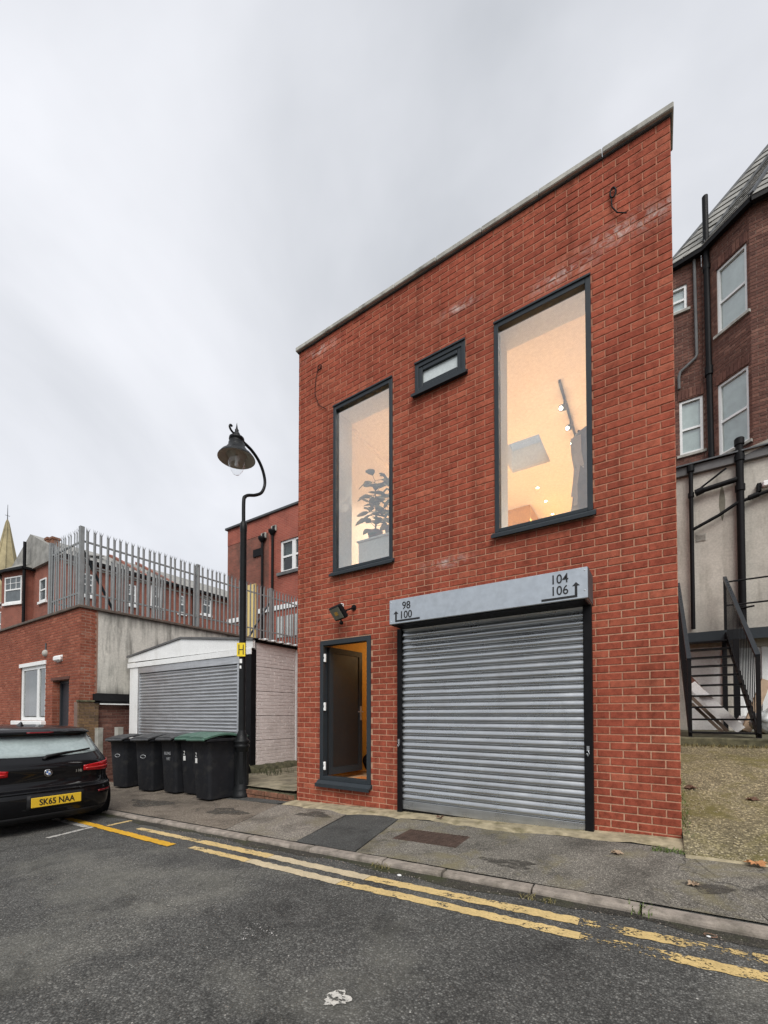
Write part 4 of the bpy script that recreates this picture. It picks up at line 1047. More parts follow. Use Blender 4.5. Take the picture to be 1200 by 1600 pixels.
# ================================================================== FAR TERRACE AND SPIRE
te = thing('terraced_house', 'long red brick terrace with slate roof seen through the palisade fence', 'house', (-33, 12, 0))
m = MB(); m.box(-40, -30, 6.0, 20.5, -.5, 10.9); m.build('wall', m_terr, te)
rf = MB(); rf.prism([(-29.7, 5.8, 10.9), (-40.3, 5.8, 10.9), (-35, 5.8, 13.3)], (0, 15, 0)); rf_ = rf.build('roof', m_slate, te)
B('gutter', m_black, te, (-29.72, -29.6, 5.8, 20.8, 10.72, 10.90)); B('cornice_band', m_concrete, te, (-30.0, -29.95, 6.01, 20.5, 10.42, 10.52))
def far_window(parent, O, u, n, wd, ht, mull=True, sill=True, glaze=True):
    """sash window on a wall: O = lower left on the wall plane"""
    u = Vector(u); n = Vector(n); O = Vector(O); Z = Vector((0,0,1))
    def bx(mb, a0, a1, z0, z1, d0, d1):
        vs = [O + u*a + n*d + Z*z for z in (z0, z1) for a, d in ((a0,d0),(a1,d0),(a1,d1),(a0,d1))]
        mb.add(vs, [(0,3,2,1),(4,5,6,7),(0,1,5,4),(1,2,6,5),(2,3,7,6),(3,0,4,7)])
    f = MB(); t = .09
    for a in ((0, t, 0, ht), (wd-t, wd, 0, ht), (t, wd-t, ht-t, ht), (t, wd-t, 0, t), (t, wd-t, ht*.5-.045, ht*.5+.045)): bx(f, *a, .005, .05)
    if mull:
        for k in (1, 2): bx(f, wd*k/3-.018, wd*k/3+.018, ht*.5+.045, ht-t, .01, .035)
        bx(f, t, wd-t, ht*.74, ht*.74+.03, .012, .032)
    o = f.build('window', m_upvc, parent)
    p = MB(); bx(p, .02, wd-.02, .02, ht-.02, .004, .009); p.build('pane', m_pane_far, o)
    if sill: s = MB(); bx(s, -.12, wd+.12, -.16, -.005, .0, .12); s.build('sill', m_white, o)
    return o
m_pane_far = M('far_window_pane', (.07, .085, .09), .12, 0, .3, 3, spec=.8)
for (y, z, wd, h) in ((6.9, 8.75, .62, 1.35), (9.55, 8.75, .55, 1.35), (11.1, 8.95, .78, 1.5), (15.05, 9.2, .8, 1.5), (18.2, 9.0, .8, 1.4), (13.2, 8.9, .45, 1.3)):
    far_window(te, (-30, y, z), (0,1,0), (1,0,0), wd, h); B('soldier_lintel', m_far_d, te, (-30.0, -29.96, y-.1, y+wd+.1, z+h, z+h+.2))
for y in (8.9, 14.3):
    m = MB(); m.tube([(-29.9, y, 3), (-29.9, y, 10.7)], .07, 6); m.build('downpipe', m_black, te)
for y in (10.6, 12.5):
    m = MB(); m.prism([(-29.6, y, 10.9), (-35, y, 13.5), (-35, y, 13.2), (-30, y, 10.85)], (0, .35, 0)); m.build('party_wall', m_terr, rf_)
for (x, y, h) in ((-33.25, 6.3, 12.75), (-32.45, 6.3, 12.6)):
    B('chimney', m_rub, rf_, (x-.2, x+.2, y-.2, y+.2, 10.9, h), (x-.24, x+.24, y-.24, y+.24, h-.12, h+.02))
far_window(te, (-33.75, 6, 8.6), (1,0,0), (0,-1,0), 1.05, 1.45, False)
m = MB(); m.prism([(-30, 5.9, 10.9), (-34.7, 5.9, 10.9), (-35, 9, 13.2), (-32, 9, 12.2)], (0, .02, .05)); m.build('hip_slope', m_slate, rf_)
# canted bay of the neighbour
by = thing('bay_fronted_house', 'red brick house with white sash windows in a slate capped canted bay beside the spire', 'house', (-37, 6, 0))
base = [(-34.9, 5.98), (-34.9, 5.2), (-37.3, 4.4), (-39.6, 5.2), (-39.6, 9)]
base = [(-34.9, 8), (-34.9, 5.6), (-37.3, 5.0), (-39.9, 6.2), (-39.9, 8)]
m = MB(); m.prism([(x, y, -.5) for x, y in base], (0, 0, 11.4)); m.build('wall', m_terr, by)
m = MB(); ap = (-36.6, 8.6, 13.6); q = [(x + (.25 if x > -36 else -.25 if x < -38 else 0), y-.25, 10.95) for x, y in base[:-1]] + [(-40.1, 9, 10.95)]
for a, b in zip(q, q[1:]): m.quad(a, b, ap)
m.build('roof', m_slate, by)
m = MB()
for a, b in zip(q, q[1:]): m.bar((a[0], a[1], 10.88), (b[0], b[1], 10.88), .14, .16)
m.build('gutter', m_black, by)
for (p, q_, f0, wd) in (((-37.3, 5.0), (-34.9, 5.6), .16, 1.7), ((-39.9, 6.2), (-37.3, 5.0), .25, 1.5)):
    p = Vector((p[0], p[1], 0)); q_ = Vector((q_[0], q_[1], 0)); u = (q_-p).normalized(); n = Vector((u.y, -u.x, 0)); L = (q_-p).length
    far_window(by, p + u*L*f0 + Vector((0,0,8.75)), u, n, wd, 1.75)
    far_window(by, p + u*L*f0 + Vector((0,0,5.6)), u, n, wd, 1.3, False)
m = MB(); m.tube([(-34.75, 5.45, 2), (-34.75, 5.45, 12.6)], .09, 8); m.build('soil_pipe', m_black, by)
lh = thing('slate_roofed_annexe', 'lower red brick annexe with pale window at the left edge below the spire', 'house', (-42, 6, 0))
m = MB(); m.box(-48, -40.3, 6.2, 12, -.5, 9.6); m.build('wall', m_terr, lh)
m = MB(); m.prism([(-40.1, 6.0, 9.6), (-48.2, 6.0, 9.6), (-44, 9, 12.2)], (0, 6, 0)); m.build('roof', m_slate, lh)
far_window(lh, (-43.2, 6.2, 7.2), (1,0,0), (0,-1,0), 1.9, 1.9, False)
sp = thing('church_spire', 'pale stone church spire with a thin finial at the far left', 'spire', (-142.2, 33.2, 0))
m_stone = M('spire_stone', (.34, .29, .17), .9, 0, .28, .35, dirt=(.16, .13, .08), dirt_amt=.6)
prof = [(4.8, 26), (3.0, 36), (1.6, 44), (.35, 51.4), (.12, 52.2)]
m = MB(); n = 8; vs = [(-142.1 + r*math.cos(2*math.pi*k/n+.4), 33.1 + r*math.sin(2*math.pi*k/n+.4), z) for r, z in prof for k in range(n)]
m.add(vs, [(i*n+k, i*n+(k+1) % n, (i+1)*n+(k+1) % n, (i+1)*n+k) for i in range(len(prof)-1) for k in range(n)]); m.build('spire', m_stone, sp)
m = MB()
for k in range(n):
    a = 2*math.pi*k/n+.4; m.tube([(-142.1 + r*1.01*math.cos(a), 33.1 + r*1.01*math.sin(a), z) for r, z in prof], [.28, .22, .16, .1, .05], 6)
m.build('arris_rib', m_stone, sp)
m = MB(); m.tube([(-142.1, 33.1, 52.1), (-142.1, 33.1, 56.2)], [.12, .05], 6); m.tube([(-142.1, 32.6, 53.3), (-142.1, 33.6, 53.3)], .06, 6); m.build('finial', m_lead, sp)
m = MB(); m.box(-147, -137.5, 28.5, 38, 0, 26); m.build('tower', m_stone, sp)

# ================================================================== RIGHT: OLD HOUSE, RENDERED EXTENSION, IRON STAIR
HY = 7.9
m_glass3 = glass_mat('old_window_glass', (.96, .98, .97), 5.0); m_net2 = M('sky_painted_curtain', (.66, .74, .73), .9, 0, .12, 5)  # curtain colour made pale blue-green to imitate sky reflected in the panes
oh = thing('old_brick_house', 'tall dark red brick house with slate bay roof and sash windows behind the workshop', 'house', (2, 8, 1))
HE = 12.42
c0 = Vector((.85, HY, 0)); cu = Vector((.773, -.634, 0)).normalized(); cn_ = Vector((cu.y, -cu.x, 0)); c1 = c0 + cu*1.02
m = MB(); ops1 = [(.25-.05, .56, 11.27, 11.92), (.37, .83, 7.66, 9.02)]
wall_slab(m, (0, HY+.007, 0), (1,0,0), (0,-1,0), .18, .85, 6.7, HE+.16, [(.2, .56, 11.27, 11.92), (.37, .835, 7.66, 9.02)], .2)
ops2 = [(.33, .96, 10.16, 11.72), (.31, .95, 7.29, 8.98)]
wall_slab(m, c0 - cn_*.007, cu, cn_, 0, 1.02, 6.7, HE+.16, ops2, .2)
m.prism([(c1.x, c1.y+.01, 6.7), (6, c1.y+.01, 6.7), (6, c1.y+.3, 6.7), (c1.x+.1, c1.y+.3, 6.7)], (0, 0, HE+.16-6.7))
m.box(.185, .85, HY+.21, 12, 6.7, HE-.004); m.box(.86, 6, 8.2, 12, 6.7, HE-.004)
hw = m.build('wall', m_mortar_v, oh)
bricks_joined('brickwork', m_brick_v, hw, (.18, HY+.007, 0), (1,0,0), (0,-1,0), brick_rects(.67, 6.7, HE, [(.02, .38, 11.27, 11.92), (.19, .655, 7.66, 9.02)], off=.05))
bricks_joined('brickwork', m_brick_v, hw, c0 - cn_*.007, cu, cn_, brick_rects(1.02, 6.7, HE, ops2, off=.02))
bricks_joined('brickwork', m_brick_v, hw, (c1.x, c1.y+.01, 0), (1,0,0), (0,-1,0), brick_rects(2.2, 6.7, HE, []))
def sash(parent, O, u, n, wd, ht, rec=.09, sill=True):
    u = Vector(u); n = Vector(n); O = Vector(O); Z = Vector((0,0,1))
    def bx(mb, a0, a1, z0, z1, d0, d1):
        vs = [O + u*a + n*d + Z*z for z in (z0, z1) for a, d in ((a0,d0),(a1,d0),(a1,d1),(a0,d1))]
        mb.add(vs, [(0,3,2,1),(4,5,6,7),(0,1,5,4),(1,2,6,5),(2,3,7,6),(3,0,4,7)])
    f = MB(); t = .055
    for a in ((0, t, 0, ht), (wd-t, wd, 0, ht), (t, wd-t, ht-t, ht), (t, wd-t, 0, t+.02)): bx(f, *a, -rec, -rec+.06)
    bx(f, t, wd-t, ht*.47-.02, ht*.47+.03, -rec+.005, -rec+.05)
    o = f.build('window', m_upvc, parent)
    p = MB(); bx(p, .02, wd-.02, .02, ht-.02, -rec+.012, -rec+.017); p.build('pane', m_glass3, o)
    p = MB(); bx(p, .0, wd, .0, ht, -rec-.012, -rec-.008); p.build('net_curtain', m_net2, o)
    if sill: s = MB(); bx(s, -.06, wd+.06, -.06, .0, -rec, .05); s.build('sill', m_coping, o)
sash(oh, (.2, HY, 11.27), (1,0,0), (0,-1,0), .36, .65); sash(oh, (.37, HY, 7.66), (1,0,0), (0,-1,0), .465, 1.36)
for (a, b, c, d) in ops2: sash(oh, c0 + cu*a + Vector((0,0,c)), cu, cn_, b-a, d-c)
# soldier arches over the openings
for (O, u, n, a, wd, z) in ((Vector((0, HY, 0)), Vector((1,0,0)), Vector((0,-1,0)), .34, .53, 9.02), (c0, cu, cn_, .28, .70, 8.98), (c0, cu, cn_, .30, .69, 11.72)):
    k = int(wd/.075)
    for i in range(k):
        q = MB(); f = (i+.5)/k - .5
        vs, fs = brick_verts(u, n, O + u*(a + i*wd/k) + Vector((0,0,z + .03*(1-4*f*f))), wd/k-.008, .215, .012); q.add(vs, fs); q.build('arch_brick', m_brick_v, oh)
# gutter, roof of slates
ev = [Vector((.12, HY-.02, HE)), Vector((.87, HY-.16, HE)), Vector((c1.x+.02, c1.y-.16, HE)), Vector((5.0, c1.y-.16, HE))]
for a, b in zip(ev, ev[1:]):
    q = MB(); q.bar(a, b, .12, .13); q.build('gutter', m_black, oh)
apx = Vector((3.9, 10.2, 17.7))
rfm = MB()
for a, b in zip(ev, ev[1:]): rfm.quad(a + Vector((0,.05,.03)), b + Vector((0,.05,.03)), apx)
rfo = rfm.build('roof', m_sdark, oh)
for a, b in zip(ev, ev[1:]):
    nrm = (b-a).cross(apx-a).normalized()
    if nrm.y > 0: nrm = -nrm
    rows = 22
    for r_ in range(rows):
        f0, f1 = r_/rows, (r_+1.25)/rows
        if f1 > 1: break
        A0, B0 = a.lerp(apx, f0), b.lerp(apx, f0); A1, B1 = a.lerp(apx, f1), b.lerp(apx, f1)
        Lr = (B0-A0).length; cnt = max(1, int(Lr/.32))
        for i in range(cnt):
            s0, s1 = (i + .03)/cnt, (i+.97)/cnt
            q = MB(); off = nrm*(.05 + rng.uniform(0, .008)); up_ = nrm*.03
            q.prism([A0.lerp(B0, s0)+off+up_, A0.lerp(B0, s1)+off+up_, A1.lerp(B1, s1)+off, A1.lerp(B1, s0)+off], -nrm*.012)
            if r_ < 13: q.build('slate', m_slate, rfo)
m = MB(); m.bar(ev[0] + Vector((0,0,.1)), apx + Vector((0,0,.1)), .14, .05); m.bar(ev[1] + Vector((0,0,.14)), apx + Vector((0,-.05,.12)), .10, .05); m.bar(ev[2] + Vector((0,0,.14)), apx + Vector((0,-.05,.12)), .10, .05); m.build('hip_capping', m_lead, rfo)
m = MB(); m.tube([(.97, HY-.12, 6.9), (.95, HY-.12, 9.6), (.93, HY-.14, 13.7)], .062, 10); m.tube([(.95, HY-.12, 9.35), (.95, HY-.12, 9.55)], .085, 10); m.tube([(.94, HY-.12, 11.9), (.94, HY-.12, 12.02)], .08, 10); m.build('soil_pipe', m_black, oh)
m = MB(); m.tube([(.71, HY-.06, 12.4), (.73, HY-.06, 10.0), (.70, HY-.06, 9.93), (.40, HY-.06, 9.72), (.37, HY-.06, 9.6), (.37, HY-.06, 9.3)], .032, 8); m.build('downpipe', m_sdark, oh)

rx = thing('rendered_extension', 'grey rendered extension with black pipes at the foot of the old brick house', 'building', (2.5, 7.3, 1))
m_rend2 = render_mat('grey_render', (.50, .475, .42), (.17, .155, .12), .6, .52, 8.1)
RY = 7.1
m = MB(); wall_slab(m, (0, RY, 0), (1,0,0), (0,-1,0), -.2, 8, .9, 6.74, [(.44, 1.08, .8, 2.82), (1.3, 2.2, .8, 2.75)], .25); m.box(-.2, 8, RY+.3, 7.9, .9, 6.72); m.build('wall', m_rend2, rx)
m = MB(); m.box(-.2, 1.95, RY-.09, RY+.02, 6.741, 6.93, c=.008); fa = m.build('fascia', m_sdark, rx)
m = MB(); m.prism([(-.2, RY-.16, 6.935), (8, RY-.16, 6.935), (8, HY-.0, 7.15), (-.2, HY-.0, 7.15)], (0, 0, .03)); m.build('lean_to_roof', m_lead, rx)
m = MB(); m.prism([(1.45, RY-.10, 6.85), (1.93, RY-.10, 7.0), (1.93, RY-.10, 7.08), (1.45, RY-.10, 6.98)], (0, .07, 0)); m.build('lifted_board', m_coping, rx)
yb = RY - .10
m = MB(); m.tube([(.52, yb, 6.98), (.52, yb, 3.22)], .042, 10); m.tube([(.52, yb, 6.92), (.52, yb, 6.78)], .07, 10); m.tube([(.52, yb, 6.3), (.52, yb, 6.2)], .06, 10); m.build('downpipe', m_black, rx)
m = MB(); m.tube([(1.37, yb, 7.25), (1.37, yb, 3.2)], .068, 12)
for z in (7.1, 6.75, 6.1): m.tube([(1.37, yb, z), (1.37, yb, z+.13)], .088, 12)
m.build('soil_pipe', m_black, rx)
m = MB(); m.tube([(.62, yb-.02, 6.28), (1.32, yb-.02, 6.36)], .055, 10); m.tube([(.60, yb-.03, 6.26), (.74, yb-.03, 6.30)], .075, 10); m.build('branch_pipe', m_black, rx)
m = MB(); m.tube([(.70, yb-.02, 6.36), (1.14, yb-.02, 6.66)], .022, 8); m.build('waste_pipe', m_black, rx)
m = MB(); m.tube([(.55, yb-.02, 5.46), (1.0, yb-.02, 5.66), (1.3, yb-.02, 5.84), (1.75, yb-.02, 5.95), (3.2, yb-.02, 6.1)], .036, 8); m.tube([(1.5, yb-.02, 5.9), (1.66, yb-.02, 5.94)], .055, 10); m.build('waste_pipe', m_black, rx)
q = MB(); q.box(.60, .78, RY-.012, RY-.001, 5.2, 5.36)
for k in range(5): q.box(.61, .77, RY-.02, RY-.0125, 5.215 + k*.028, 5.228 + k*.028)
q.build('air_brick', m_coping, rx)
m = MB()
pts = [(1.075 + .055*math.sin(math.pi*i/9)*sg, RY-.003, 5.55 + .85*i/9) for sg in (1, -1) for i in (range(10) if sg == 1 else range(9, -1, -1))]
m.quad(*pts); m.build('damp_patch', M('damp_render', (.17, .165, .13), .95, 0, .25, 9), rx)
B('under_door', m_white, rx, (.45, 1.07, RY+.04, RY+.09, .97, 2.81)); B('under_door_frame', m_white, rx, (1.02, 1.07, RY+.0, RY+.038, .97, 2.81))
B('white_back_door', m_upvc, rx, (1.31, 2.19, RY+.06, RY+.1, .97, 2.74)); B('back_door_frame', m_upvc, rx, (1.30, 1.38, RY+.0, RY+.058, .97, 2.74), (1.68, 1.76, RY+.0, RY+.058, .97, 2.74))
sl_ = thing('security_light', 'small white security light on the rendered wall above the black waste pipe', 'light', (1.7, 7.0, 6.1))
B('head', m_white, sl_, (1.72, 1.98, RY-.2, RY-.05, 6.05, 6.17), c=.02); B('bracket', m_black, sl_, (1.64, 1.715, RY-.12, RY-.002, 6.0, 6.18), c=.01)

# iron stair up to the deck
sr = thing('iron_staircase', 'black iron staircase climbing to the deck beside the workshop', 'staircase', (.65, 5, .96))
SX0, SX1, SY0, SZ0, SY1, SZ1, NT_ = .25, 1.06, 3.45, .985, 6.7, 3.05, 11
for i in range(NT_):
    f = i/(NT_-1); y = SY0 + (SY1-SY0)*f; z = SZ0 + .06 + (SZ1-SZ0-.06)*f
    B('tread', m_black, sr, (SX0+.02, SX1-.02, y, y+.21, z-.028, z), c=.003)
for x in (SX0, SX1):
    m = MB(); m.bar((x, SY0-.02, SZ0-.02), (x, SY1+.1, SZ1-.02), .03, .16); m.build('stringer', m_black, sr)
    m = MB(); m.bar((x, SY0, SZ0+1.18), (x, SY1+.1, SZ1+1.18), .06, .05); m.build('handrail', m_anth, sr)
    B('newel_post', m_black, sr, (x-.025, x+.025, SY0-.03, SY0+.03, SZ0-.02, SZ0+1.17)); B('newel_post', m_black, sr, (x-.025, x+.025, SY1+.04, SY1+.1, SZ1, SZ1+1.16))
    for k in range(1, 22):
        f = k/22; y = SY0 + (SY1-SY0)*f; z = SZ0 + (SZ1-SZ0)*f
        q = MB(); q.bar((x, y, z), (x, y, z+1.17), .012, .012); q.build('baluster', m_black, sr)
B('deck_support', m_black, sr, (.98, 1.06, 6.62, 6.70, .96, 2.88)); B('deck_support', m_black, sr, (1.16, 1.26, 6.62, 6.72, .96, 2.88))
m = MB(); m.box(.25, 6, 6.72, RY-.002, 2.99, 3.06); m.box(.25, 6, 6.68, 6.719, 2.87, 3.09); m.build('deck', m_anth, sr)
for z in (3.62, 4.12): m = MB(); m.tube([(1.06, 6.76, z), (6, 6.76, z+.02)], .018, 8); m.build('deck_rail', m_black, sr)
m = MB(); m.tube([(1.3, RY-.02, 3.56), (1.3, 6.6, 3.56)], .02, 8); m.tube([(1.3, 6.95, 3.56), (1.55, 6.9, 3.58)], .02, 8); m.build('bracket_bar', m_black, sr)
# rubbish below and beside the stair
m_plank = M('weathered_plank', (.16, .12, .09), .9, 0, .25, 8, bump=.3); m_brown = M('brown_plank', (.14, .06, .04), .85, 0, .25, 8)
for i, (x0, x1, y0, z0, z1, wd, mt, lbl) in enumerate((
    (.33, .98, 4.55, 1.85, 1.05, .14, m_white, 'broad white board leaning under the iron staircase'),
    (.30, .95, 4.75, 1.98, 1.08, .10, m_brown, 'brown plank leaning behind the white board under the stair'),
    (.32, .80, 4.45, 1.62, 1.03, .05, m_plank, 'upper of two thin grey battens under the stair'),
    (.32, .72, 4.35, 1.50, 1.02, .045, m_plank, 'lower of two thin grey battens under the stair'))):
    m = MB(); m.bar((x0, y0, z0), (x1, y0-.12, z1), .03, wd); tag(m.build('leaning_board', mt, None), lbl, 'board', 'boards under the staircase')
m = MB(); m.bar((1.20, 5.6, 1.0), (1.52, 5.75, 1.95), .03, .16); tag(m.build('leaning_board', M('raw_timber', (.40, .29, .20), .85, 0, .2, 8), None), 'raw timber board leaning beside the clear sack right of the stair', 'board', 'boards under the staircase')
def sack(name, c, r, sz, mat, lbl, cat, seed):
    m = MB(); m.sphere((0, 0, 0), 1, n=26, m=18); q = []
    for x, y, z in m.v:
        k = 1 + .12*math.sin(7*x+seed)*math.cos(6*z+seed) + .07*math.sin(15*y+11*z+seed) + .05*math.sin(23*x-17*z)
        q.append((c[0]+x*r*k, c[1]+y*r*k, max(.968, c[2]+z*r*sz*k)))
    m.v = q; return tag(m.build(name, mat, None), lbl, cat)
m_poly = M('clear_polythene', (.50, .53, .53), .25, 0, .3, 9, bump=.6, bscale=25)
sack('plastic_sack', (1.48, 5.3, 1.17), .26, .85, m_poly, 'crumpled clear plastic sack of rubbish right of the iron staircase', 'sack', 1.0)
sack('plastic_sack', (1.21, 5.9, 1.12), .16, 1.0, m_white, 'small white sack at the foot of the white back door', 'sack', 2.3)

# ================================================================== LAMP POST
lp = thing('street_lamp', 'black swan neck street lamp with a bell shade standing between bins and garage', 'street lamp', (-5.97, -.05, gz(-5.97)))
x, y, z = -5.97, -.05, gz(-5.97, -.05)
m = MB(); m.lathe([(.0, -.02), (.165, -.02), (.165, .03), (.15, .06), (.135, .10), (.13, .12), (.13, .14), (.11, .17), (.105, .80), (.125, .82), (.125, .85), (.105, .87), (.13, .90), (.13, .925), (.095, .95), (.085, 1.02), (.06, 1.08), (.058, 1.10)], 22, (x, y, z)); b = m.build('base', m_blackr, lp)
for k in range(6):
    a = k*math.pi/3 + .3; q = MB(); q.box(-.03, .03, -.004, .006, .22, .74, c=.003); q.v = [(x + (.107+py)*math.cos(a) - px*math.sin(a), y + (.107+py)*math.sin(a) + px*math.cos(a), z+pz) for px, py, pz in q.v]; q.build('base_panel', m_blackr, b)
m = MB(); m.lathe([(.058, 1.09), (.055, 2.6), (.053, 4.42), (.058, 4.44), (.058, 4.56), (.036, 4.60)], 18, (x, y, z)); m.build('column', m_blackr, lp)
def bez(P, n=10):
    out = []
    P = [Vector(p) for p in P]; ext = [P[0]*2-P[1]] + P + [P[-1]*2-P[-2]]
    for i in range(1, len(ext)-2):
        p0, p1, p2, p3 = ext[i-1:i+3]
        for k in range(n):
            t = k/n; out.append(.5*((2*p1) + (-p0+p2)*t + (2*p0-5*p1+4*p2-p3)*t*t + (-p0+3*p1-3*p2+p3)*t*t*t))
    out.append(P[-1]); return out
ZZ = z
neck = bez([(x, y, 4.50), (x, y, 4.90), (x, y+.03, 4.99), (x, y+.10, 5.045), (x, y+.24, 5.11), (x, y+.38, 5.22), (x, y+.45, 5.40), (x, y+.42, 5.58), (x, y+.32, 5.74), (x, y+.16, 5.85), (x, y-.02, 5.90), (x, y-.16, 5.93)], 6)
m = MB(); m.tube(neck, [.030 if p.z < 5.0 else .026 for p in neck], 12); m.tube(bez([(x, y-.16, 5.93), (x, y-.25, 5.96), (x, y-.29, 6.01), (x, y-.27, 6.05), (x, y-.24, 6.04)], 5), .017, 8); m.build('swan_neck', m_blackr, lp)
hy = y - .15
m = MB(); m.lathe([(.0, 6.16), (.010, 6.10), (.018, 6.05), (.032, 6.03), (.03, 6.0), (.045, 5.98), (.06, 5.95), (.06, 5.92), (.12, 5.895), (.125, 5.86), (.11, 5.85), (.11, 5.81), (.13, 5.80), (.135, 5.75), (.17, 5.70), (.19, 5.66), (.25, 5.62), (.295, 5.56), (.30, 5.545)], 28, (x, hy, 0)); sh_ = m.build('lamp_shade', m_blackr, lp)
m = MB(); m.lathe([(.298, 5.543), (.25, 5.585), (.17, 5.60), (.165, 5.62), (.16, 5.60), (.0, 5.61)], 28, (x, hy, 0)); m.build('reflector', M('shade_underside', (.48, .46, .39), .6, .2, .1, 8), sh_)
m = MB(); m.lathe([(.150, 5.60), (.150, 5.55), (.135, 5.46), (.10, 5.36), (.05, 5.29), (.0, 5.275)], 24, (x, hy, 0)); m.build('glass_bowl', glass_mat('lamp_bowl_glass', (.97, .975, .98), 1.6), sh_)
m = MB(); m.tube([(x, hy, 5.60), (x, hy, 5.47)], .028, 10); m.sphere((x, hy, 5.45), .035); m.build('lamp_bulb', m_upvc, sh_)
# hydrant plate strapped to the column: faces the road
hp = thing('hydrant_sign', 'small yellow plate with a black H strapped to the street lamp', 'sign', (-5.96, -.12, 2.35))
fn = Vector((.55, -.83, 0)).normalized(); fu = Vector((-fn.y, fn.x, 0)); O = Vector((x, y, 2.27)) + fn*.068
def fplate(name, mat, par, a0, a1, z0, z1, d0, d1):
    q = MB(); vs = [O + fu*a + fn*d + Vector((0,0,zz)) for zz in (z0, z1) for a, d in ((a0,d0),(a1,d0),(a1,d1),(a0,d1))]
    q.add(vs, [(0,3,2,1),(4,5,6,7),(0,1,5,4),(1,2,6,5),(2,3,7,6),(3,0,4,7)]); return q.build(name, mat, par)
pl = fplate('plate', m_yellow_sign, hp, -.07, .07, 0, .225, 0, .006)
hb = MB()
for a in ((-.043, -.028, .03, .195), (.028, .043, .03, .195), (-.028, .028, .104, .119)):
    vs = [O + fu*k + fn*d + Vector((0,0,zz)) for zz in (a[2], a[3]) for k, d in ((a[0],.0062),(a[1],.0062),(a[1],.008),(a[0],.008))]
    hb.add(vs, [(0,3,2,1),(4,5,6,7),(0,1,5,4),(1,2,6,5),(2,3,7,6),(3,0,4,7)])
hb.build('letter_h', m_ink, pl)
for zz in (.05, .18):
    q = MB(); q.lathe([(.060, zz-.008), (.062, zz), (.060, zz+.008)], 16, (x, y, 2.27)); q.build('strap', m_galv, hp)
fplate('sticker', m_white, hp, -.03, .012, -.11, -.04, -.012, -.008); fplate('sticker', m_white, hp, -.028, .0, -.2, -.15, -.012, -.008)

# ================================================================== WHEELIE BINS
m_bin = M('black_bin_plastic', (.016, .017, .020), .5, 0, .14, 7, bump=.15, bscale=120, dirt=(.055, .053, .047), dirt_amt=.55, spec=.18)
m_lid = M('grey_black_lid', (.045, .047, .05), .45, 0, .2, 7, dirt=(.12, .12, .11), dirt_amt=.4)
m_green = M('green_bin_lid', (.062, .135, .10), .45, 0, .2, 7, dirt=(.11, .17, .13), dirt_amt=.5)
def make_bin(lidmat):
    r = thing('wheelie_bin', 'x', 'wheelie bin', (0,0,0), 'wheelie bins on the pavement', local=True)
    def ring(wd, y0, y1, z, c=.065):
        out = []
        for (cx_, cy_, a0) in ((wd/2-c, y0+c, -90), (wd/2-c, y1-c, 0), (-wd/2+c, y1-c, 90), (-wd/2+c, y0+c, 180)):
            for k in range(5): out.append((cx_ + c*math.cos(R(a0+k*22.5)), cy_ + c*math.sin(R(a0+k*22.5)), z))
        return out
    m = MB(); L = [ring(.46, .03, .50, .03), ring(.47, .025, .53, .10), ring(.53, .008, .64, .70), ring(.555, 0, .69, .94), ring(.585, -.02, .72, .945), ring(.585, -.02, .72, .985), ring(.56, -.006, .70, .99)]
    vs = [p for l in L for p in l]; m.add(vs, [(i*20+k, i*20+(k+1) % 20, (i+1)*20+(k+1) % 20, (i+1)*20+k) for i in range(len(L)-1) for k in range(20)], True); m.add(L[0], [tuple(range(20))[::-1]]); m.add(L[-1], [tuple(range(20))]); bo = m.build('body', m_bin, r)
    q = MB(); q.box(-.295, .295, -.034, .735, .935, .962, c=.012); q.build('rim', m_bin, bo)
    for sx in (-.13, 0, .13):
        q = MB(); q.prism([(sx-.02, .012, .28), (sx+.02, .012, .28), (sx+.02, .0, .58), (sx-.02, .0, .58)], (0, .03, 0)); q.build('moulded_rib', m_bin, bo) if False else None
    m = MB(); n = 9; vs = []
    for i in range(n+1):
        f = i/n; yy = -.075 + .83*f; zz = 1.0 + .055*math.sin(math.pi*min(1, f*1.15+.0)) + .02*f
        hw_ = .315 - .012*abs(2*f-1)
        for (dx_, dz) in ((-hw_, -.025), (-hw_, .0), (-hw_+.05, .016), (0, .03), (hw_-.05, .016), (hw_, 0), (hw_, -.025)): vs.append((dx_, yy, zz+dz))
    m.add(vs, [(i*7+j, (i+1)*7+j, (i+1)*7+j+1, i*7+j+1) for i in range(n) for j in range(6)], False); m.add([vs[j] for j in range(7)], [tuple(range(7))]); m.add([vs[n*7+j] for j in range(7)], [tuple(range(7))])
    ld = m.build('lid', lidmat, r)
    q = MB(); q.box(-.29, .29, -.095, -.055, .955, .995, c=.012); q.build('lid_lip', lidmat, ld)
    q = MB(); q.box(-.20, .20, .18, .55, 1.083, 1.092, c=.004); q.v = [(a, b, c - .05*((b-.36)/.3)**2) for a, b, c in q.v]; q.build('lid_panel', lidmat, ld)
    m = MB(); m.tube([(-.26, .80, 1.0), (.26, .80, 1.0)], .016, 8); m.box(-.27, -.22, .70, .81, .975, 1.01); m.box(.22, .27, .70, .81, .975, 1.01); m.build('handle', m_bin, r)
    for sx in (-1, 1):
        ax = Matrix(((0,0,1),(0,1,0),(-1,0,0)))
        q = MB(); q.lathe([(.03, -.025), (.09, -.025), (.10, -.015), (.10, .015), (.09, .025), (.03, .025)], 18, (sx*.25, .60, .10), ax); wh = q.build('wheel', m_black, r)
        q = MB(); q.lathe([(.0, -.028), (.05, -.027), (.05, .027), (.0, .028)], 12, (sx*.25, .60, .10), ax); q.build('hub', m_bin, wh)
    return r
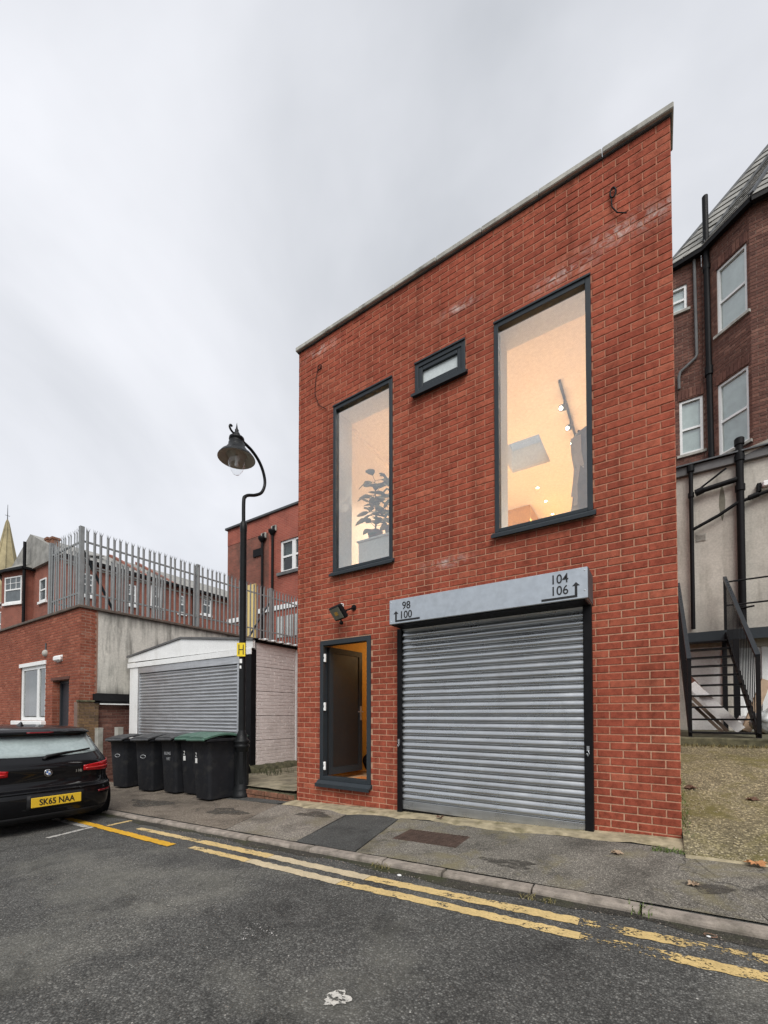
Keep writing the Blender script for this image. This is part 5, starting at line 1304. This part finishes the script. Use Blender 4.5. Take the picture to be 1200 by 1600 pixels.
bins = [(-9.32, -.42, 4, m_lid, 'black wheelie bin nearest the car, leftmost of the row', 'oval'),
        (-8.27, -.46, 3, m_lid, 'black wheelie bin with an oval mark, second from the car', 'oval'),
        (-7.55, -.40, -2, m_lid, 'black wheelie bin with scrawled white lettering, third from the car', 'scrawl'),
        (-6.99, -.34, 2, m_green, 'green lidded wheelie bin half hidden behind the nearest one', 'tag'),
        (-6.30, -.58, -3, m_green, 'green lidded wheelie bin nearest the street lamp with white stickers', 'tag2')]
m_mark = M('pale_marking', (.34, .35, .36), .7, 0, .2, 12); m_stk = M('white_sticker', (.72, .72, .70), .6, 0, .05, 12)
def front_y(zz): return .025 + (.008-.025)*(zz-.10)/.6 - .004
protos = {}
for (bx_, by_, rot, lm_, lbl, mark) in bins:
    if lm_.name not in protos: protos[lm_.name] = o = make_bin(lm_)
    else: o = copy_tree(protos[lm_.name])
    o['label'] = lbl; o.location = (bx_, by_, gz(bx_, by_) + .002); o.rotation_euler = (R(rng.uniform(-1.0, .2)), R(-2), R(rot*1.6)); o.scale = (.93, .93, 1.0)
    first = o
    def dec(name, mat, *b):
        q = MB(); q.box(*b); return q.build(name, mat, first)
    first['decal'] = mark
for o in [x for x in bpy.data.objects if 'decal' in x]:
    k = o['decal']; yy = front_y(.68)
    if k == 'oval':
        q = MB(); q.tube([(.085*math.cos(a), yy-.001, .66+.03*math.sin(a)) for a in [i*math.pi/10 for i in range(21)]], .006, 6, False); q.build('oval_mark', m_mark, o)
    elif k == 'scrawl':
        text_mesh('white_lettering', 'BLDNG', .075, m_mark, o, (0, yy-.002, .70), (1,0,0), (0,0,1), .001); text_mesh('white_lettering', 'HRT', .075, m_mark, o, (.03, yy+.001, .60), (1,0,0), (0,0,1), .001)
    else:
        q = MB(); q.box(-.16, -.10, yy-.002, yy+.004, .60, .68); q.build('sticker', m_stk, o); text_mesh('number_mark', '2', .10, m_stk, o, (-.13, yy-.003, .70), (1,0,0), (0,0,1), .001)
    del o['decal']

# concrete posts
for (px, py, zt, lbl) in ((-11.14, .0, 1.02, 'pale concrete post beside the stock brick pier'), (-10.2, .0, 1.05, 'short concrete post behind the leftmost wheelie bin')):
    m = MB(); m.box(px-.075, px+.075, py-.06, py+.06, -.5, zt-.05, c=.008); m.prism([(px-.075, py-.06, zt-.051), (px+.075, py-.06, zt-.051), (px+.075, py+.06, zt-.051), (px-.075, py+.06, zt-.051)], (0, 0, .03))
    tag(m.build('concrete_post', m_concrete, None), lbl, 'post', 'concrete posts')

# ================================================================== PARKED CAR (rear towards the camera)
CX, CY = -6.62, -2.47                 # middle of the rear bumper
CZ = rz_(-8.3) + .004
car = thing('parked_car', 'black hatchback parked at the kerb with yellow rear number plate', 'car', (CX-2.0, CY, CZ))
def carpaint():
    t = NT('black_car_paint'); t.set(Base_Color=(.004, .004, .005), Roughness=.4)
    t.b.inputs['Specular IOR Level'].default_value = .08
    t.b.inputs['Coat Weight'].default_value = .5; t.b.inputs['Coat Roughness'].default_value = .03
    t.bump(t.noise(3, 3), .02, .01); return t.m
m_car = carpaint()
m_trim = M('black_car_trim', (.012, .012, .013), .6, 0, .1, 9, spec=.25); m_tyre = M('tyre_rubber', (.016, .016, .017), .85, 0, .2, 14, spec=.2)
m_red = M('red_tail_lamp', (.42, .006, .010), .12, 0, .1, 14, spec=.6); m_redd = M('dark_red_reflector', (.16, .004, .008), .2, 0, .1, 14)
m_cglass = M('sky_painted_rear_glass', (.30, .36, .36), .05, 0, .2, 2.2, spec=.9)  # rear glass: pale base colour stands in for the sky it would reflect
m_chrome = M('chrome', (.75, .76, .78), .12, 1, .03, 9)
SE = 5.2
LEV = [ # z, rear x, front x, half width
 (.17, .16, 4.05, .80), (.22, .07, 4.14, .845), (.30, .02, 4.18, .87), (.40, .0, 4.2, .88), (.50, .0, 4.2, .885), (.545, .012, 4.19, .885), (.56, .05, 4.18, .883), (.585, .085, 4.17, .88),
 (.66, .095, 4.15, .882), (.74, .085, 4.1, .88), (.80, .075, 4.02, .872), (.845, .085, 3.9, .862), (.875, .12, 3.7, .85), (.915, .175, 3.4, .825),
 (.935, .20, 3.28, .815), (1.0, .275, 3.1, .79), (1.08, .365, 2.9, .755), (1.15, .44, 2.7, .72), (1.19, .475, 2.58, .70), (1.205, .36, 2.5, .685), (1.235, .37, 2.42, .665), (1.262, .46, 2.3, .62), (1.285, .75, 2.15, .54), (1.297, 1.1, 1.9, .40)]
NTH = 120
def lev_at(z):
    for a, b in zip(LEV, LEV[1:]):
        if a[0] <= z <= b[0]:
            f = (z-a[0])/(b[0]-a[0]); return tuple(a[i] + (b[i]-a[i])*f for i in range(1, 4))
    return LEV[-1][1:]
def cpt(th, z, off=0.0):
    """point of the car's skin; th = 0 straight back, positive towards the kerb"""
    xr, xf, W_ = lev_at(z); a = (xf-xr)/2; xc = (xf+xr)/2
    c, s = math.cos(th), math.sin(th)
    x = xc - a*math.copysign(abs(c)**(2/SE), c); y = W_*math.copysign(abs(s)**(2/SE), s)
    nx_ = -math.copysign(abs(c)**(2-2/SE), c)/a; ny = math.copysign(abs(s)**(2-2/SE), s)/W_; l = math.hypot(nx_, ny) or 1
    return Vector((CX - x - off*nx_/l, CY + y + off*ny/l, CZ + z))
def y2th(y, z):
    """angle whose skin point lies y to the side on the rear face"""
    W_ = lev_at(z)[2]; f = max(-1, min(1, y/W_)); return math.copysign(math.asin(abs(f)**(SE/2)), f)
def ths():
    out = []; n = NTH//4
    for q in range(4):
        for k in range(n):
            f = k/n; out.append(q*math.pi/2 + math.pi/2*(f - .13*math.sin(2*math.pi*f)))
    return out
TH = ths(); n = len(TH)
def stack(name, z0, z1, mat, par, cap_top=True, cap_bot=False):
    m = MB(); zs = [l[0] for l in LEV if z0 <= l[0] <= z1]
    vs = [cpt(t, z) for z in zs for t in TH]
    m.add(vs, [(i*n+k, i*n+(k+1) % n, (i+1)*n+(k+1) % n, (i+1)*n+k) for i in range(len(zs)-1) for k in range(n)], True)
    if cap_top: m.add(vs[-n:], [tuple(range(n))])
    if cap_bot: m.add(vs[:n], [tuple(range(n))])
    return m.build(name, mat, par)
body = stack('body', .17, 1.31, m_car, car, True, True)
def patch(name, mat, par, ylo, yhi, zlo, zhi, off, ny=14, nz=5, edge=None):
    """panel lying on the rear skin between two side offsets and two heights; edge(fy) may trim (zlo, zhi)"""
    m = MB(); vs = []
    for i in range(ny+1):
        f = i/ny; y = ylo + (yhi-ylo)*f
        a, b = edge(f) if edge else (zlo, zhi)
        for j in range(nz+1):
            z = a + (b-a)*j/nz; vs.append(cpt(y2th(y, z), z, off))
    fr = [(i*(nz+1)+j, (i+1)*(nz+1)+j, (i+1)*(nz+1)+j+1, i*(nz+1)+j+1) for i in range(ny) for j in range(nz)]
    m.add(vs, fr, True); o = m.build(name, mat, par, fix=False)
    s = o.modifiers.new('thickness', 'SOLIDIFY'); s.thickness = .006; s.offset = 0; return o
patch('rear_window', m_cglass, car, -.66, .66, .93, 1.165, .004, 22, 6, lambda f: (.935 + .03*abs(2*f-1)**3, 1.168 - .015*abs(2*f-1)**4) if True else None)
patch('bumper_crease', m_car, car, -.80, .80, .535, .56, .012, 24, 2)
patch('lower_bumper_trim', m_trim, car, -.74, .74, .18, .27, .006, 22, 3)
patch('shut_line', m_dark, car, -.66, .66, .572, .579, .0035, 22, 1)
for sg in (-1, 1):
    patch('shut_line', m_dark, car, sg*.655, sg*.662, .58, .74, .0035, 1, 8); patch('shut_line', m_dark, car, sg*.70, sg*.707, .84, .93, .0035, 1, 6)
    patch('shut_line', m_dark, car, sg*.862, sg*.868, .42, .70, .0035, 1, 8)
patch('plate_recess', m_trim, car, -.23, .37, .33, .51, .002, 12, 3)
for sg in (-1, 1):
    o = patch('tail_light', m_red, car, sg*.385, sg*.868, .70, .84, .010, 18, 5, lambda f: (.735 - .03*f, .80 + .055*f))
    patch('lamp_band', M('bright_lamp_band', (.62, .05, .05), .15, 0, .1, 14), o, sg*.41, sg*.86, .76, .775, .0145, 14, 1, lambda f: (.755, .768 + .012*f))
    patch('rear_reflector', m_redd, car, sg*.54, sg*.80, .45, .475, .006, 10, 2)
ax = Matrix(((0,0,-1),(0,1,0),(1,0,0)))
Xa = Matrix(((0,0,1),(1,0,0),(0,1,0)))          # local z towards the camera side (+X)
p = cpt(0, .745, .004)
m = MB(); m.lathe([(.0, .010), (.036, .010), (.041, .006), (.041, 0)], 24, p, Xa); em = m.build('round_emblem', m_ink, car)
m = MB(); m.lathe([(.0375, .011), (.041, .012), (.0425, .008), (.0425, 0)], 24, p, Xa); m.build('emblem_ring', m_chrome, em)
for k in range(4):
    q = MB(); pts = [p + Vector((.0125, 0, 0))] + [p + Vector((.0125, .024*math.cos(a), .024*math.sin(a))) for a in [k*math.pi/2 + i*math.pi/12 for i in range(7)]]
    q.quad(*pts); q.build('emblem_quadrant', M('emblem_blue', (.02, .12, .42), .3, 0, .02, 9) if k % 2 else m_upvc, em)
m = MB(); m.lathe([(.024, .0125), (.0255, .0135), (.027, .0125)], 20, p, Xa); m.build('emblem_inner_ring', m_chrome, em)
pc = cpt(0, .42, 0); Px = pc.x + .004
m = MB(); m.box(Px, Px+.012, CY+.07-.26, CY+.07+.26, CZ+.365, CZ+.478, c=.004); npl = m.build('number_plate', M('yellow_number_plate', (.72, .47, .03), .35, 0, .04, 8), car)
text_mesh('plate_lettering', 'SK65 NAA', .098, m_ink, npl, (Px+.0135, CY+.07, CZ+.388), (0,1,0), (0,0,1), .001, sx=.83, bold=.002)
bp = cpt(y2th(.33, .755), .755, .006)
text_mesh('model_badge', '118i', .045, m_chrome, car, (bp.x+.002, CY+.33, CZ+.725), (0,1,0), (0,0,1), .002, bold=.001)
w0, w1 = cpt(y2th(-.02, .925), .925, .012), cpt(y2th(.46, .985), .985, .016)
m = MB(); m.tube([w0 + Vector((.02, 0, -.02)), w0 + Vector((.02, .03, .01)), w0.lerp(w1, .5) + Vector((.02, 0, .012)), w1], [.02, .02, .013, .008], 8); wp = m.build('rear_wiper', m_trim, car)
m = MB(); m.bar(w0.lerp(w1, .1) + Vector((.008, 0, .0)), w1 + Vector((.004, .06, .012)), .012, .022); m.build('wiper_blade', m_trim, wp)
m = MB(); q0 = Vector((CX-1.05, CY, CZ+1.29)); m.add([q0 + Vector(v) for v in ((-.09, -.03, 0), (-.09, .03, 0), (.07, .02, 0), (.07, -.02, 0), (.055, 0, .055), (.03, 0, .06))], [(0,1,2,3), (0,5,1), (1,5,4,2), (2,4,3), (3,4,5,0)]); m.build('roof_aerial', m_car, car)
patch('roof_spoiler', m_car, car, -.64, .64, 1.204, 1.24, .01, 20, 2); patch('high_brake_light', m_redd, car, -.14, .14, 1.21, 1.226, .0165, 6, 1)
for (wx, wn) in ((.78, 'rear'), (3.35, 'front')):
    for sg in (-1, 1):
        Yw = Matrix(((1,0,0),(0,0,sg),(0,-sg,0))); c = Vector((CX-wx, CY + sg*.70, CZ + .30))
        m = MB(); m.lathe([(.20, 0), (.27, 0), (.298, .02), (.300, .05), (.300, .16), (.298, .18), (.275, .198), (.215, .194)], 30, c, Yw); wh = m.build('wheel', m_tyre, car)
        m = MB(); m.lathe([(.0, .16), (.05, .165), (.06, .15), (.19, .17), (.215, .192), (.216, .15), (.0, .12)], 30, c, Yw); m.build('rim', m_galv, wh)
        m = MB(); m.lathe([(.0, 0), (.345, 0), (.345, .004), (.34, .006), (.0, .006)], 30, Vector((CX-wx, CY + sg*.876, CZ+.31)), Yw); m.build('wheel_arch', m_trim, car)
for sg in (-1, 1):
    pts = [cpt(math.copysign(math.pi/2, sg) + d, z, .004) for (d, z) in ((-.28, .96), (.34, .96), (.12, 1.14), (-.2, 1.16))]
    pts = []
    m = MB(); K = 16
    vs = []
    for i in range(K+1):
        f = i/K
        for z in (.95, 1.02, 1.10, 1.16):
            xr, xf, W_ = lev_at(z); xx = (xr + .42) + (xf - .35 - xr - .42)*f
            aa = (xf-xr)/2; xc = (xf+xr)/2; u_ = max(-1, min(1, (xx-xc)/aa)); yy = W_*(1-abs(u_)**SE)**(1/SE)
            vs.append((CX-xx, CY + sg*(yy+.004), CZ+z))
    m.add(vs, [(i*4+j, (i+1)*4+j, (i+1)*4+j+1, i*4+j+1) for i in range(K) for j in range(3)], True); m.build('side_window', M('dark_side_glass', (.02, .024, .025), .05, 0, .1, 3, spec=.8), car)

car.scale = (1.02, 1.02, 1.06)

# ================================================================== SMALL LITTER AND WEEDS
def maple(label, x, y, zf, r, rot, mat):
    m = MB(); k = 15; pts = []
    for i in range(k*2):
        a = 2*math.pi*i/(k*2); lobe = .62 + .38*abs(math.cos(2.5*a)) if i % 2 == 0 else .52 + .2*abs(math.cos(2.5*a))
        px, py = r*lobe*math.cos(a+rot), r*lobe*math.sin(a+rot)*.85
        pts.append((x+px, y+py, zf(x+px, y+py) + .006 + .022*abs(math.sin(2.5*a))*rng.random() + .012*math.cos(a)**2))
    c = (x, y, zf(x, y) + .012)
    m.add([c] + pts, [(0, 1+i, 1+(i+1) % len(pts)) for i in range(len(pts))]); m.tube([(x, y, zf(x, y)+.012), (x - r*1.1*math.cos(rot), y - r*.9*math.sin(rot), zf(x, y)+.02)], .003, 5)
    o = m.build('dead_leaf', mat, None, fix=False); s = o.modifiers.new('thickness', 'SOLIDIFY'); s.thickness = .0015
    return tag(o, label, 'leaf', 'dead leaves on the ground')
m_dl = M('orange_dead_leaf', (.46, .22, .09), .8, 0, .25, 30); m_dl2 = M('tan_dead_leaf', (.38, .28, .19), .85, 0, .25, 30); m_dl3 = M('brown_dead_leaf', (.12, .065, .04), .85, 0, .3, 30)
pz = lambda x, y: gz(x, y) + .003
maple('orange dead leaf at the edge of the driveway concrete', .43, -.50, lambda x, y: drz(x, y)+.004, .075, .4, m_dl)
maple('tan dead leaf on the pavement before the right brick pier', -.47, -.62, pz, .055, 1.2, m_dl2)
maple('pale curled leaf in the damp patch of pavement near the right kerb', .02, -1.10, pz, .04, 2.2, m_dl2)
maple('brown dead leaf at the foot of the roller shutter near its left end', -2.3, -.17, lambda x, y: gz(x, y)+.02, .05, .3, m_dl3)
maple('brown dead leaf on the driveway beside the brick corner', .13, 1.2, lambda x, y: drz(x, y)+.004, .07, 2.0, m_dl3)
maple('brown dead leaf at the right edge of the driveway', .62, .95, lambda x, y: drz(x, y)+.004, .06, .9, m_dl3)
m_grass = M('weed_green', (.10, .14, .035), .8, 0, .35, 20); m_dry = M('dry_weed', (.20, .17, .07), .85, 0, .3, 20)
def weeds(name, x0, x1, y0, y1, zf, cnt, h, mat):
    m = MB()
    for i in range(cnt):
        x = rng.uniform(x0, x1); y = rng.uniform(y0, y1); z = zf(x, y); a = rng.uniform(0, 6.28); hh = h*rng.uniform(.4, 1.2); wv = .0035
        d = Vector((math.cos(a), math.sin(a), 0)); s = Vector((-d.y, d.x, 0)); b = Vector((x, y, z-.005)); lean = rng.uniform(.3, 1.4)*hh
        m.add([b - s*wv, b + s*wv, b + d*lean*.4 + Vector((0,0,hh*.7)) + s*wv*.8, b + d*lean*.4 + Vector((0,0,hh*.7)) - s*wv*.8, b + d*lean + Vector((0,0,hh))], [(0,1,2,3), (3,2,4)])
    o = m.build(name, mat, None, fix=False); o['kind'] = 'stuff'; return o
tag(weeds('kerb_weeds', -2.26, -2.06, -1.68, -1.60, lambda x, y: rz_(x), 60, .05, m_dry), 'little tuft of dry weeds in the kerb joint before the shutter', 'weeds')
tag(weeds('kerb_weeds', -.34, -.2, -1.68, -1.50, lambda x, y: rz_(x)+.03, 60, .035, m_grass), 'green weeds in the kerb joint near the right edge', 'weeds')
tag(weeds('kerb_weeds', -1.0, -.75, -1.70, -1.63, lambda x, y: rz_(x), 60, .03, m_dry), 'dry weeds and twigs against the kerb below the right brick pier', 'weeds')
tag(weeds('corner_grass', -.22, .02, -.42, -.30, lambda x, y: gz(x, y), 240, .025, m_grass), 'patch of short green grass at the right corner of the building', 'grass')
tag(weeds('alley_weeds', -7.0, -6.3, .9, 1.5, lambda x, y: .12, 160, .13, M('dark_weed', (.035, .045, .016), .9, 0, .3, 20)), 'tangle of green weeds behind the lamp post base', 'weeds')
m = MB()
for i in range(420):
    x = rng.uniform(-5.5, 1.2); y = -1.66 - abs(rng.gauss(0, .05)); r_ = rng.uniform(.002, .007); m.sphere((x, y, rz_(x)+r_*.5), r_, 1, rng.uniform(.6, 1.2), .6, 5, 3)
tag(m.build('gutter_grit', M('grit', (.22, .19, .16), .9, 0, .5, 60), None), 'loose grit lying in the gutter along the kerb', 'grit', kind='stuff')
m = MB()
for i in range(1500):
    x = rng.uniform(.02, 1.6); y = -.42 + 3.5*rng.random()**1.6; r_ = rng.uniform(.003, .010); m.sphere((x, y, drz(x, y)+r_*.3), r_, 1, rng.uniform(.6, 1.3), .6, 5, 3)
tag(m.build('driveway_pebbles', M('pale_pebble', (.36, .31, .21), .9, 0, .45, 40), None), 'small pale pebbles scattered over the sloping driveway', 'pebbles', kind='stuff')
tag(weeds('wall_foot_weeds', .006, .07, -.1, 3.0, drz, 260, .04, m_grass), 'thin line of weeds along the foot of the brick side wall', 'weeds')
tag(weeds('step_moss', .1, 2.0, 3.10, 3.2, drz, 420, .05, m_dry), 'dry weeds growing at the foot of the mossy yard step', 'weeds')
for (x, y, r_, l) in ((-1.92, -1.72, .022, 'white scrap of litter in the gutter below the access cover'), (.05, -1.72, .012, 'tiny pale pebble in the gutter at the right')):
    m = MB(); m.sphere((x, y, rz_(x)+.006), r_, 1, .7, .35, 7, 5); tag(m.build('litter_scrap', m_stk, None), l, 'litter')
m = MB(); m.tube([(.06+.03*math.cos(a), -1.70+.02*math.sin(a), rz_(.06)+.006) for a in [i*.45 for i in range(15)]], .002, 5); tag(m.build('rubber_band', M('tan_rubber', (.25, .14, .09), .7, 0, .1, 9), None), 'thin rubber band lying in the gutter at the right', 'rubber band')
for o in BASED:
    if 'base' in o: del o['base']
